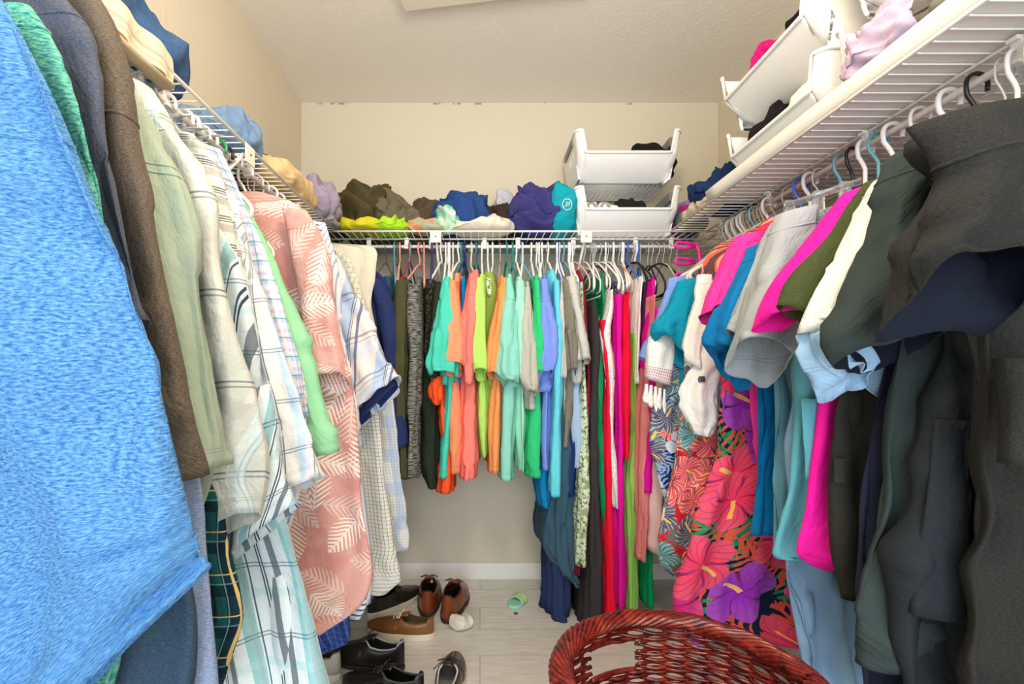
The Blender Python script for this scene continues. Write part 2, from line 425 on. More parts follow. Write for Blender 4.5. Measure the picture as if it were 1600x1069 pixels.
# ---------------- garments on the back rail, seen edge on
BY = 2.16
def back(name, label, cat_, mat, rows, sleeve=None, yf=1.985, yb=2.36, hg=('tube', '#f4f2ee'), short='', amp=.006, lip=.0, sd_=.05, smat=None, e=2.6, hx=None, shoulder=1.47, extra=(), yaw=None, wl=(.03, .09), sy=None):
    GI[0] += 1; sd = GI[0]
    mid = P((rows[0][1]+rows[0][2])/2, rows[0][0], yf)
    xh = mid.x if hx is None else P(hx, 0, BY).x
    t = thing(name, label, cat_, (xh, BY, ROD-.08)); off = Vector((xh, BY, ROD-.08))
    rings = []
    for i, r in enumerate(rows):
        a, b = P(r[1], r[0], yf), P(r[2], r[0], yf); z = a.z
        f = 1 if z < shoulder else max(0, 1-(z-shoulder)/.075)
        f = f**.6
        y0 = yf*f+(BY-.05)*(1-f); y1 = yb*f+(BY+.05)*(1-f)
        rings.append((Vector(((a.x+b.x)/2, (y0+y1)/2, z)), Vector(((b.x-a.x)/2, 0, 0)), Vector((0, (y1-y0)/2, 0))))
    o = loft('body', rings, mat, t, n=64, amp=amp, seed=sd, wl=wl, e=e); o.data.transform(Matrix.Translation(-off))
    if sleeve:
        o = loft('sleeve', rings_px(sleeve, (sy or yf-.035), sd_, lip, tops=.7), smat or mat, t, n=48, amp=amp, seed=sd+31, wl=wl, seam=(.22,) if cat_ in ('t-shirt', 'sweatshirt') else None); o.data.transform(Matrix.Translation(-off))
    for (nm, rw, yy, tt, mt, am, lp) in extra:
        o = loft(nm, rings_px(rw, yy, tt, lp, tops=.8), mt, t, n=48, amp=am, seed=sd+90, wl=wl); o.data.transform(Matrix.Translation(-off))
    if hg:
        c = CN.get(hg[1], 'white')
        hanger(hg[0], hg[1], (xh, BY, ROD), PI/2+(yaw if yaw is not None else random.Random(sd).uniform(-.25, .25)), f'{c} {ST[hg[0]]} hanger holding the {short or cat_} on the back rod',
               'hangers on the back rod', drop=.075, half=.17)
    return t
# ---------------- crumpled cloth on shelves
def lump(name, label, cat_, c, size, mat, seed, rz=0, amp=.02, e=2.6, fold=.09, fdir=None, group=None, tx=0, base=True, parent=None):
    """heap of cloth standing at base point c; size = full x, y, z"""
    rnd = random.Random(seed); nu, nv = 120, 60
    a, b, h = size[0]/2, size[1]/2, size[2]
    fd = fdir if fdir is not None else rnd.uniform(0, PI); cf, sf = math.cos(fd), math.sin(fd)
    V = []; UV = []
    se = lambda c_, p: math.copysign(abs(c_)**(2/p), c_)
    for j in range(nv+1):
        ph = -PI/2+PI*j/nv
        for i in range(nu):
            th = 2*PI*i/nu
            x = a*se(math.cos(ph), e)*se(math.cos(th), e); y = b*se(math.cos(ph), e)*se(math.sin(th), e); z = h*.5+h*.5*se(math.sin(ph), 2.2)
            q = Vector((x*7+seed, y*7, z*7)); w = noise.noise(q)*.06
            s = (x*cf+y*sf+w*1.6+.3*z)
            rid = 1-2*abs(math.sin(PI*s/fold+noise.noise(q*.6)*2))
            n2 = noise.noise(Vector((x*14, y*14, z*14+seed*3)))
            big = noise.noise(Vector((x*4.5+seed, y*4.5, seed)))
            top = max(0, z/h)
            w2 = Vector((noise.noise(q*1.1+Vector((5, 0, 0))), noise.noise(q*1.1+Vector((0, 9, 0))), 0))*.8
            rg = 1-2.6*abs(noise.noise(Vector((x*11, y*11, z*11+seed*3))+w2))
            rg2 = 1-2.6*abs(noise.noise(Vector((x*26, y*26, z*26+seed))+w2*1.5))
            d = amp*(.40*rid+.3*n2+.62*rg+.26*rg2)
            zz = max(0.0, z*(1+.45*big*(1 if z > h*.4 else 0))+d*top*(1.0))
            n = Vector((x/a/a, y/b/b, 0)); n = n.normalized() if n.length > 0 else n
            V.append((x+n.x*d*.9, y+n.y*d*.9, zz+tx*x)); UV.append((x+y*.2+z, y+z*.8+.1))
    F = [(j*nu+i, j*nu+(i+1) % nu, (j+1)*nu+(i+1) % nu, (j+1)*nu+i) for j in range(nv) for i in range(nu)]
    o = mesh(name, V, F, mat, parent, True, UV)
    o.location = c; o.rotation_euler = (0, 0, rz)
    if cat_: tag(o, label, cat_, group)
    return o
# ------------------------------------------------------------------ the room
XL, XR, YB, ZC, Y0 = -.915, 1.22, 2.46, 2.44, -.75
def wall_mat(name, c, crack=False):
    q = NT(name); tc = q.n('ShaderNodeTexCoord').outputs['Object']
    n = q.noise(tc, 60, 4, .6); n2 = q.noise(tc, 3, 2, .5)
    col = q.mix(q.m_('MULTIPLY', n2, .10), lin(c), lin('#cfc4ac'))
    if crack:
        s = q.n('ShaderNodeSeparateXYZ'); q.put(s.inputs[0], tc)
        m = q.m_('GREATER_THAN', s.outputs[2], 2.431)
        m = q.m_('MULTIPLY', m, q.m_('GREATER_THAN', q.noise(tc, 5, 4, .8, (1, 1, .3)), .56))
        col = q.mix(q.m_('MULTIPLY', m, .6), col, lin('#6b5340'))
        sc = q.m_('GREATER_THAN', q.noise(tc, 24, 2, .6, (1, 1, 4)), .80)
        col = q.mix(q.m_('MULTIPLY', sc, .5), col, lin('#7a6a58'))
    return q.done(col, .85, .2, q.bump(n, .35, .004))
wm = wall_mat('painted_wall', '#e0d5bf'); wmb = wall_mat('painted_back_wall', '#d5cbb5', True); cm = wall_mat('painted_ceiling', '#fbf5ea')
white = plastic('#f1efe9', .4)
struct(MB().box((XL-.1, Y0, 0), (XL, YB, ZC)).build('wall_left', wm))
struct(MB().box((XR, Y0, 0), (XR+.1, YB, ZC)).build('wall_right', wm))
struct(MB().box((XL-.1, YB, 0), (XR+.1, YB+.1, ZC)).build('wall_back', wmb))
struct(MB().box((XL-.1, Y0, ZC), (XR+.1, YB+.1, ZC+.1)).build('ceiling', cm))
q = NT('pale_plank_floor'); tc = q.n('ShaderNodeTexCoord').outputs['Object']
br = q.n('ShaderNodeTexBrick'); q.put(br.inputs['Vector'], tc); br.offset = .37
for k, v in (('Color1', lin('#eeeae3')), ('Color2', lin('#e4e0d8')), ('Mortar', lin('#a9a49a'))): br.inputs[k].default_value = v
br.inputs['Scale'].default_value = 1; br.inputs['Mortar Size'].default_value = .0012; br.inputs['Brick Width'].default_value = 1.2; br.inputs['Row Height'].default_value = .18
gr = q.noise(tc, 9, 6, .65, (1, 11, 1)); g = q.ramp(gr, [(.35, (.80, .79, .77, 1)), (.62, (1, 1, 1, 1))])
struct(MB().box((XL-.1, Y0, -.05), (XR+.1, YB+.1, 0)).build('floor', q.done(q.mix(1.0, br.outputs[0], g, 'MULTIPLY'), .38, .45, q.bump(gr, .08, .001))))
bb = plastic('#eceae4', .45)
for nm, a, b in (('baseboard_back', (XL, YB-.012, 0), (XR, YB, .085)), ('baseboard_left', (XL, Y0, 0), (XL+.012, YB, .085)), ('baseboard_right', (XR-.012, Y0, 0), (XR, YB, .085))):
    struct(bevel(MB().box(a, b).build(nm, bb), .004))
# hatch frame in the ceiling above the camera
h = thing('attic_hatch', 'white framed square hatch panel set in the ceiling', 'hatch', (.0, 1.55, ZC), math.radians(-9))
h.location.y = 1.42
M = MB()
for a, b in (((-.34, -.34, -.022), (.34, -.28, 0)), ((-.34, .28, -.022), (.34, .34, 0)), ((-.34, -.28, -.022), (-.28, .28, 0)), ((.28, -.28, -.022), (.34, .28, 0))): M.box(a, b)
bevel(M.build('frame', plastic('#f3ead8', .5), h), .004)
MB().box((-.28, -.28, -.008), (.28, .28, 0)).build('panel', plastic('#efe7d6', .6), h)

# ------------------------------------------------------------------ wire shelves
wire = plastic('#f3f1ec', .3); SH = 1.665
def shelf(name, label, xa, xb, ya, yb_, front, rod, clips, mids, brk, dirn, wall_side):
    """dirn 'y': shelf runs along y, front/rod are x values. dirn 'x': shelf runs along x, front/rod are y values"""
    t = thing(name, label, 'shelf', ((xa+xb)/2, (ya+yb_)/2, SH)); o0 = Vector(t.location)
    sw = (lambda r, s, z: Vector((s, r, z))-o0) if dirn == 'x' else (lambda r, s, z: Vector((r, s, z))-o0)
    s0, s1 = (xa, xb) if dirn == 'x' else (ya, yb_)
    back_ = wall_side
    MB().tube([sw(front, s0, SH), sw(front, s1, SH)], .0042, 10).build('front_rail', wire, t, True)
    MB().tube([sw(back_, s0, SH-.005), sw(back_, s1, SH-.005)], .0036, 8).build('rear_rail', wire, t, True)
    for mm in mids: MB().tube([sw(mm, s0, SH-.006), sw(mm, s1, SH-.006)], .0036, 8).build('support_wire', wire, t, True)
    w = MB(); n = int((s1-s0)/.032)
    for i in range(n+1):
        s = s0+.006+i*(s1-s0-.012)/n
        w.tube([sw(back_, s, SH), sw(front, s, SH)], .0018, 6)
    w.build('wire_deck', wire, t, True)
    MB().tube([sw(rod, s0+.01, ROD), sw(rod, s1-.01, ROD)], .0075, 14).build('hanging_rod', wire, t, True)
    for s in clips:
        c = MB(); 
        a = sw(rod, s, 0); 
        L = .010
        if dirn == 'x': c.box((a.x-L, a.y-.003, ROD-.006-o0.z), (a.x+L, a.y+.003, SH-.002-o0.z)); c.box((a.x-L, a.y-.012, SH-.010-o0.z), (a.x+L, a.y+.012, SH-.002-o0.z)); c.box((a.x-L, a.y-.011, ROD-.011-o0.z), (a.x+L, a.y+.011, ROD-.004-o0.z))
        else: c.box((a.x-.003, a.y-L, ROD-.006-o0.z), (a.x+.003, a.y+L, SH-.002-o0.z)); c.box((a.x-.012, a.y-L, SH-.010-o0.z), (a.x+.012, a.y+L, SH-.002-o0.z)); c.box((a.x-.011, a.y-L, ROD-.011-o0.z), (a.x+.011, a.y+L, ROD-.004-o0.z))
        bevel(c.build('rod_clip', wire, t), .0015)
    for s in brk:                                        # diagonal support strut down to the wall with a plate at the lip
        c = MB(); c.tube([sw(front+(back_-front)*.03, s, SH-.02), sw(back_, s, SH-.30)], .0055, 8)
        c.build('support_strut', wire, t, True)
        p = sw(front, s, SH-.016); c = MB()
        if dirn == 'x': c.box((p.x-.024, p.y-.009, p.z-.034), (p.x+.024, p.y-.004, p.z+.016)); c2 = ((p.x, p.y-.010, p.z-.008), (p.x, p.y-.008, p.z-.008))
        else:
            e = .004 if front < 0 else -.009
            c.box((p.x+e, p.y-.024, p.z-.034), (p.x+e+.005, p.y+.024, p.z+.016)); c2 = ((p.x+e+(.006 if front < 0 else -.001), p.y, p.z-.008), (p.x+e+(.0045 if front < 0 else .0005), p.y, p.z-.008))
        pl = bevel(c.build('lip_plate', plastic('#efe9d8', .5), t), .002)
        MB().tube(c2, .0035, 10).build('screw', plastic('#55504a', .4), pl, True)
    return t
shelf('wire_shelf', 'white wire shelf with hanging rod along the left wall', XL+.006, -.62, Y0+.2, YB-.42, -.62, RODX['L'], [.62, 1.0, 1.36, 1.72, 1.95], [-.77], [1.28], 'y', XL+.006)
shelf('wire_shelf', 'white wire shelf with hanging rod along the right wall', .817, XR-.006, Y0+.2, YB-.42, .817, RODX['R'], [.55, .86, 1.2, 1.6, 1.92], [RODX['R'], 1.09], [], 'y', XR-.006)
shelf('wire_shelf', 'white wire shelf with hanging rod across the back wall', XL+.006, XR-.006, YB-.40, YB-.006, YB-.40, BY, [-.50, -.33, -.22, .02, .17, .42, .70, .86], [BY, 2.31], [-.19, .455], 'x', YB-.006)

ln = MB(); xs = [1.205, 1.1, 1.0, .9, .835, .822, .815, .812, .808]; zs = [.0055, .0055, .0055, .0055, .0055, .0075, .014, .024, .042]
n = 30; V = []
for i in range(n+1):
    y = -.3+2.02*i/n
    for x, z in zip(xs, zs): V.append(Vector((x, y, SH+z+.002*noise.noise(Vector((x*6, y*4, 0)))*(z > .02))))
ln.add(V, [(i*9+k, i*9+k+1, (i+1)*9+k+1, (i+1)*9+k) for i in range(n) for k in range(8)])
o = ln.build('shelf_liner', plastic('#f2efe6', .5), None, True); tag(o, 'white plastic liner sheet with turned-up front edge on the right shelf', 'shelf liner')
m_ = o.modifiers.new('sheet', 'SOLIDIFY'); m_.thickness = .0016; m_.offset = 1
# ------------------------------------------------------------------ garment cloths
F = fabric
mt = {}
def K(k, *a, **kw):
    mt[k] = F(k+'_cloth', *a, **kw); return mt[k]
K('blue_heather', '#1f5a9c', 'heather', '#6a9cc4', scale=.8, var=.06)
K('sea_mottle', '#0b7078', 'heather', '#7cc4a4', scale=.7)
K('navy_heather', '#24406e', 'heather', '#6a6456', scale=1.6)
K('charcoal_heather', '#453f38', 'heather', '#75695b', scale=1.6)
K('sage', '#98a592', var=.04)
K('cream_plaid', '#d0d1c8', 'plaid', stripes=[('u', .15, 0, .040, '#b8bdb4', .55), ('v', .16, 0, .040, '#c3c6bd', .55), ('u', .15, .42, .0035, '#5c7c8a', .8), ('u', .15, .48, .0035, '#5c6c7a', .8), ('v', .16, .5, .0035, '#5c6c74', .8), ('v', .16, .56, .0035, '#6c7c84', .7), ('u', .15, .6, .03, '#d4e6ea', .6)])
K('teal_plaid', '#d2dde0', 'plaid', stripes=[('u', .105, 0, .020, '#6fb2b6', .75), ('v', .14, .1, .018, '#a5cfd0', .45), ('u', .105, .32, .013, '#595f6c', .85), ('u', .105, .50, .0030, '#1e2a4a', .95), ('u', .105, .56, .0030, '#1e2a4a', .95), ('u', .105, .78, .0026, '#2a3a5c', .9), ('v', .14, .62, .0028, '#3c6a74', .7), ('v', .14, .67, .0028, '#3c6a74', .7), ('u', .105, .9, .006, '#9aa2aa', .5)])
K('tartan', '#12303c', 'plaid', stripes=[('u', .06, 0, .016, '#1d6a68', .6), ('v', .07, 0, .018, '#0c1830', .7), ('u', .06, .5, .0022, '#d8b878', .95), ('v', .07, .5, .0022, '#d8b878', .9), ('u', .06, .7, .0018, '#7aa8a4', .8), ('v', .07, .72, .0018, '#7aa8a4', .7)])
K('white_blue_plaid', '#e6e4df', 'plaid', stripes=[('u', .085, 0, .016, '#bcd8ee', .8), ('u', .085, .45, .008, '#8a94a4', .75), ('u', .085, .34, .0025, '#4a5a88', .85), ('u', .085, .62, .0025, '#4a5a88', .8), ('v', .11, 0, .012, '#dfe3e4', .6), ('v', .11, .3, .0025, '#7a8090', .8), ('v', .11, .36, .0025, '#7a8090', .8), ('u', .085, .8, .006, '#e6cfe6', .6)])
K('stripe_gray', '#dad9d2', 'plaid', stripes=[('v', .060, 0, .018, '#a9a79e', .7), ('v', .060, .45, .003, '#4c4c4c', .85), ('v', .060, .54, .003, '#4c4c4c', .85), ('v', .060, .63, .003, '#6c6c6c', .8), ('u', .08, 0, .01, '#d4d4cc', .5)])
K('lavender_plaid', '#e6dfe8', 'plaid', stripes=[('v', .045, 0, .014, '#8aa4d8', .45), ('v', .045, .5, .008, '#c0a2cc', .5), ('u', .04, 0, .010, '#f2f2f4', .8), ('u', .04, .5, .003, '#62a8c8', .8), ('v', .045, .8, .003, '#43a8b8', .8)])
K('mint_green', '#94d0a0', var=.05)
K('pink_palm', '#dfaaa0', 'palm', '#faefe4', scale=1.35, stripes=['#cf9088'], var=.05)
K('sky_plaid', '#efe3de', 'plaid', stripes=[('u', .15, 0, .05, '#9fc0e6', .75), ('v', .15, .05, .045, '#c6d8ee', .45), ('u', .15, .55, .010, '#3c5488', .8), ('u', .15, .66, .0022, '#2b3050', .9), ('u', .15, .71, .0022, '#2b3050', .9), ('v', .15, .6, .008, '#6a7494', .6), ('v', .15, .70, .002, '#3a4060', .8)])
K('window_check', '#efece2', 'plaid', stripes=[('u', .0135, 0, .0016, '#3c3c40', .8), ('v', .0135, 0, .0014, '#3c3c40', .7)])
K('fine_check', '#f0eee6', 'plaid', stripes=[('u', .011, 0, .001, '#6c7480', .7), ('v', .011, 0, .001, '#6c7480', .6), ('u', .08, .2, .03, '#9fb8dc', .5), ('v', .13, .2, .05, '#a8c0e0', .5)])
K('white_stripe', '#f1efec', 'plaid', stripes=[('u', .016, 0, .005, '#8aa0cc', .75)])
K('green_check', '#e6e5d2', 'plaid', stripes=[('u', .02, 0, .0016, '#62705a', .7), ('v', .02, 0, .0016, '#62705a', .7), ('u', .08, .3, .012, '#c2cdb4', .6)])
K('navy_stripe', '#eef0f2', 'plaid', stripes=[('v', .018, 0, .006, '#27406e', .9)])
K('navy_check', '#2f4484', 'plaid', stripes=[('u', .02, 0, .003, '#6a86c8', .5), ('v', .02, 0, .003, '#5874b8', .5), ('u', .06, .3, .014, '#1c2c5c', .6)])
K('navy', '#2b3564'); K('slate', '#2a3c50', 'heather', '#3a5064'); K('blue_grey_heather', '#6c7fa4', 'heather', '#9aa8c4'); K('denim_teal', '#29526a')
K('cream', '#e9dfc8'); K('khaki', '#dfc39a'); K('stone', '#d8cbb0')
K('olive_heather', '#3a3a22', 'heather', '#5c5a3c'); K('gray_marl', '#34342f', 'marl', '#8e8c84'); K('black_knit', '#1d1c18', 'lace', '#4c4434', scale=.8)
K('black_green', '#23291c', 'heather', '#30382a'); K('orange_red', '#ff5a2c'); K('black', '#1c1b1c')
K('turquoise', '#4fd0b6'); K('bright_blue', '#1289cc'); K('coral', '#ff9a70'); K('coral_pink', '#ff8478'); K('lime', '#b6e66a'); K('lime_olive', '#93a84a'); K('orange', '#f79a5c')
K('mint', '#8fd4c0'); K('pale_mint', '#a4e0c8'); K('gray_t', '#b4b0a2', 'heather', '#c6c2b4'); K('emerald', '#34c47c'); K('deep_emerald', '#00905c'); K('periwinkle', '#6f8ae0', 'heather', '#8aa0ea')
K('aqua', '#4cc4dc', 'heather', '#7edbe8'); K('light_gray', '#d2cfc8', 'heather', '#bdbab2'); K('olive_gray', '#8a8474', 'heather', '#746f60'); K('navy_plain', '#1d3a70'); K('pale_blue', '#a9c0de')
K('lace_green', '#dfe8c8', 'lacefloral', '#93b078', stitch=False); K('slate_skirt', '#3c5a6c', var=.04); K('navy_trouser', '#2e3c66'); K('charcoal', '#3a3536', var=.05); K('maroon', '#8c1c34'); K('green_satin', '#0c8a54', rough=.4)
K('red', '#ee1038', var=.04); K('white_lace', '#f0e8e2', 'lace', '#fffaf4', scale=.7); K('magenta', '#e0109c', var=.04); K('berry', '#a8148c'); K('leaf_green', '#8fc45c'); K('white_cloth', '#f2efea', var=.03)
K('plum', '#4c1c48'); K('hot_magenta', '#e80ca0'); K('salmon', '#e88a88'); K('pale_pink', '#f6cfcc'); K('sequin', '#241c22', 'lace', '#7a6a70', scale=2)
K('floral_big', '#1c2440', 'hibiscus'); K('floral_red', '#e02230', 'tropic'); K('floral_navy', '#1c2858', 'leafy'); K('coral_stripe', '#f06a50', 'plaid', stripes=[('u', .05, 0, .02, '#38424e', .9), ('u', .05, .5, .006, '#f0c0a8', .8)])
K('blue_scrub', '#0c76b4', var=.05); K('gray_scrub', '#a2a8ac', var=.04); K('gray_blue', '#6fa8ba', var=.05); K('pink_scrub', '#fb3ca0', var=.03); K('peri_blouse', '#82a4ea', var=.04); K('teal_blouse', '#1094b4', var=.04)
K('hot_pink', '#f81ca0', var=.03); K('olive_scrub', '#4c5430', 'heather', '#3a4426'); K('scrub_lining', '#171c2a', var=.05)
K('off_white', '#e0ded8', var=.03); K('teal_gray', '#5fa6b4', var=.05); K('ice_blue', '#9fc2e2', var=.04)
K('dark_teal', '#3a4038', 'heather', '#2a3a40', scale=1.2); K('dark_olive', '#34332a', 'heather', '#2c2c2a'); K('black_scrub', '#33312b', 'heather', '#1e2024', scale=1.2, var=.14); K('black_scrub2', '#282b2e', 'heather', '#20262c', scale=1.2, var=.14)
K('pants_blue', '#86a8c8', var=.04); K('midnight', '#2a2c40', 'heather', '#24283a'); K('jean', '#4a6a94', 'heather', '#2c4a74', scale=.8); K('jean_light', '#8aa6c6', 'heather', '#5f81aa', scale=.8); K('lavender_gray', '#b3a6b8'); K('taupe', '#b5aaa2')
# ------------------------------------------------------------------ left rod, from the camera to the back
W = '#f4f2ee'
side('L', 'shirt', 'light blue heather sweatshirt hanging nearest the camera on the left', 'shirt', mt['blue_heather'], .52,
     body=[(10, -60), (300, 20, .5), (900, 60, .5), (1120, 60, .5)],
     sleeve=[(5, -420, 6, 0) if False else (-20, -260, -6, 5), (60, -300, 60, 50), (180, -330, 180, 112), (310, -330, 312, 166), (480, -330, 480, 226), (640, -320, 640, 272), (780, -310, 770, 302), (1500, -300, 888, 326)],
     bt=.03, st=.03, ys=.49, amp=.013, seam=(.2,), short='blue heather sweatshirt', wl=(.09, .3))
side('L', 'shirt', 'mottled sea-green shirt squeezed behind the light blue sweatshirt', 'shirt', mt['sea_mottle'], .58,
     body=[(40, 30), (300, 60), (940, 225), (1000, 200), (1120, 165)],
     sleeve=[(10, -200, 10, 45), (90, -200, 90, 98), (180, -200, 180, 132), (300, -200, 300, 160), (420, -180, 420, 180)], st=.018, bt=.02, short='sea-green shirt', amp=.006)
side('L', 'shirt', 'navy heather shirt between the sea-green and the charcoal shirt', 'shirt', mt['navy_heather'], .63,
     body=[(0, 60), (300, 120), (800, 240), (940, 300), (1200, 262)],
     sleeve=[(-30, -100, -40, 75), (20, -100, 20, 120), (80, -100, 80, 146), (160, -80, 160, 158), (300, -60, 300, 190), (500, -20, 500, 225)], st=.02, bt=.03, bm=mt['slate'], short='navy heather shirt', amp=.008)
side('L', 'shirt', 'charcoal brown heather T-shirt with long drooping sleeve', 'shirt', mt['charcoal_heather'], .68,
     body=[(40, 130), (300, 200), (600, 270), (880, 324), (1200, 340)],
     sleeve=[(-40, 90, -40, 135), (30, 100, 30, 166), (110, 120, 110, 186), (200, 130, 205, 204), (350, 140, 350, 240), (500, 150, 500, 269), (620, 160, 620, 290), (757, 230, 745, 312)], st=.022, bt=.03, seam=(.30,), bm=mt['blue_grey_heather'], short='charcoal T-shirt', amp=.006)
side('L', 'shirt', 'pale sage green shirt with a seamed yoke', 'shirt', mt['sage'], .76,
     body=[(105, 176), (280, 260), (700, 330), (790, 320), (850, 300)],
     sleeve=[(100, 160, 100, 178), (150, 165, 150, 205), (220, 175, 220, 243), (290, 200, 290, 280), (400, 230, 400, 303), (560, 260, 560, 330), (680, 285, 680, 350), (738, 295, 728, 354)], st=.028, seam=(.27, .30), short='sage shirt', amp=.009)
side('L', 'shirt', 'dark green tartan shirt hanging behind the blue sweatshirt hem', 'shirt', mt['tartan'], .80,
     body=[(200, 200), (500, 300), (840, 352), (960, 372), (1040, 350), (1120, 330)], short='tartan shirt', bt=.018)
side('L', 'shirt', 'cream and grey plaid shirt with a gathered shoulder seam', 'shirt', mt['cream_plaid'], .86,
     body=[(130, 215), (300, 300), (700, 380), (800, 370), (830, 350)],
     sleeve=[(130, 200, 132, 222), (190, 215, 185, 262), (250, 240, 235, 300), (330, 270, 320, 332), (450, 290, 450, 350), (560, 300, 560, 372), (680, 305, 670, 402), (760, 300, 745, 420), (838, 318, 800, 416)], st=.035, amp=.010, lip=.02, short='cream plaid shirt')
side('L', 'shirt', 'teal, white and navy plaid shirt with a folded sleeve cuff', 'shirt', mt['teal_plaid'], .94,
     body=[(150, 250), (400, 360), (700, 420), (810, 444), (900, 470), (1000, 488), (1140, 512)], extra=[('cuff', [(640, 330, 600, 420), (760, 330, 720, 440), (884, 348, 790, 462)], .89, .03, mt['teal_plaid'], .006, .01)],
     short='teal plaid shirt', bt=.03, amp=.010)
side('L', 'shirt', 'pale shirt with grey crosswise stripes beside the cream plaid shirt', 'shirt', mt['stripe_gray'], 1.0,
     body=[(195, 280), (290, 345), (420, 385), (600, 430), (760, 450), (820, 440)],
     sleeve=[(205, 270, 210, 300), (250, 290, 260, 340), (330, 315, 335, 365), (400, 330, 400, 380), (550, 350, 550, 410)], st=.016, bt=.018, short='grey striped shirt')
side('L', 'shirt', 'white and sky blue plaid shirt whose sleeve hem swings forward', 'shirt', mt['white_blue_plaid'], 1.06,
     body=[(215, 300), (330, 370), (500, 420), (740, 470), (790, 465), (850, 440)],
     sleeve=[(330, 340, 325, 362), (380, 345, 370, 382), (460, 356, 450, 412), (560, 380, 550, 447), (660, 408, 650, 478), (778, 434, 743, 507)], st=.035, lip=.01, amp=.008, short='white and blue plaid shirt')
side('L', 'shirt', 'lavender and blue madras shirt showing as a thin strip', 'shirt', mt['lavender_plaid'], 1.13,
     body=[(225, 320), (330, 385), (450, 430), (600, 478), (700, 480)],
     sleeve=[(225, 315, 235, 345), (280, 345, 290, 372), (350, 375, 350, 396), (450, 400, 450, 432), (560, 430, 560, 466), (660, 450, 650, 486)], st=.016, bt=.018, short='lavender madras shirt', amp=.005)
side('L', 'shirt', 'mint green cotton shirt left of the pink palm shirt', 'shirt', mt['mint_green'], 1.2,
     body=[(290, 360), (400, 420), (600, 480), (700, 500)],
     sleeve=[(300, 350, 310, 384), (380, 385, 380, 415), (470, 410, 460, 448), (560, 430, 555, 486), (640, 455, 640, 514), (713, 484, 706, 527)], st=.022, short='mint green shirt', hg=('tube', '#1fa35a'))
side('L', 'shirt', 'dusty pink shirt printed with white palm fronds', 'shirt', mt['pink_palm'], 1.34,
     body=[(318, 462), (345, 488), (400, 512), (500, 528), (600, 546), (700, 556), (800, 566), (890, 578), (940, 560), (990, 500)],
     sleeve=[(325, 440, 330, 484), (370, 448, 365, 506), (430, 458, 430, 520), (500, 468, 500, 530), (560, 478, 560, 540), (610, 488, 596, 543)], ys=1.275, st=.032, lip=.035, short='pink palm shirt', amp=.008, bt=.035, hg=('tube', '#f4f2ee'), wl=(.09, .2))
side('L', 'shorts', 'navy checked boxer shorts showing below the pink palm shirt', 'shorts', mt['navy_check'], 1.44,
     body=[(500, 480), (700, 500), (900, 530), (1000, 546), (1022, 500, .4)], short='navy checked shorts', hg=None, bt=.03)
side('L', 'shirt', 'navy and white striped knit shirt peeping out below the pink palm shirt', 'shirt', mt['navy_stripe'], 1.50,
     body=[(350, 500), (600, 530), (880, 560), (940, 570), (970, 560)], short='striped knit shirt', bt=.02)
side('L', 'shirt', 'blue and white striped dress shirt just behind the pink palm shirt', 'shirt', mt['white_stripe'], 1.56,
     body=[(350, 510), (600, 550), (800, 572), (900, 584), (942, 575)], short='striped dress shirt', bt=.02)
side('L', 'shirt', 'large white and sky blue checked shirt, sleeve sticking out to the right', 'shirt', mt['sky_plaid'], 1.66,
     body=[(380, 515), (450, 540), (600, 560), (700, 570)],
     sleeve=[(380, 500, 385, 520), (430, 505, 420, 540), (500, 515, 480, 568), (560, 525, 530, 594), (662, 552, 596, 626)], st=.05, lip=.03, ys=1.60, short='sky blue checked shirt', amp=.007, extra=[('cuff_lining', [(646, 556, 590, 616), (666, 560, 602, 622)], 1.615, .035, mt['navy'], .003, .01)])
side('L', 'shirt', 'cream shirt with black window checks hanging low', 'shirt', mt['window_check'], 1.73,
     body=[(400, 530), (550, 575), (640, 590), (760, 604), (850, 614), (905, 626), (925, 600, .3)], short='window check shirt', bt=.032, wl=(.08, .2))
side('L', 'shirt', 'olive and cream checked shirt above the sky blue sleeve', 'shirt', mt['green_check'], 1.80,
     body=[(385, 520), (410, 548), (480, 572), (560, 590), (640, 600)], short='olive checked shirt', bt=.018)
side('L', 'shirt', 'pale blue fine-check shirt, last long shirt before the navy jacket', 'shirt', mt['fine_check'], 1.86,
     body=[(400, 540), (520, 590), (620, 612), (700, 622), (800, 634), (858, 638), (866, 610, .3)], short='fine-check shirt', bt=.028, wl=(.08, .2))
side('L', 'trousers', 'cream trousers folded over a hanger near the left corner', 'trousers', mt['cream'], 1.90,
     body=[(388, 586), (420, 588), (470, 582), (520, 590), (600, 596)], short='cream trousers', neckdrop=.008, drop=.03, bt=.02, w=.35, hg=('wide', '#f0a090'), stem=False)
side('L', 'jacket', 'dark navy soft jacket beside the olive jersey in the left corner', 'jacket', mt['navy'], 1.96,
     body=[(425, 590), (460, 612), (500, 620), (600, 628), (690, 638), (700, 630)], short='navy jacket', sleeve=[(435, 585, 440, 600), (480, 590, 480, 622), (560, 598, 560, 628), (702, 618, 694, 637)], st=.03)

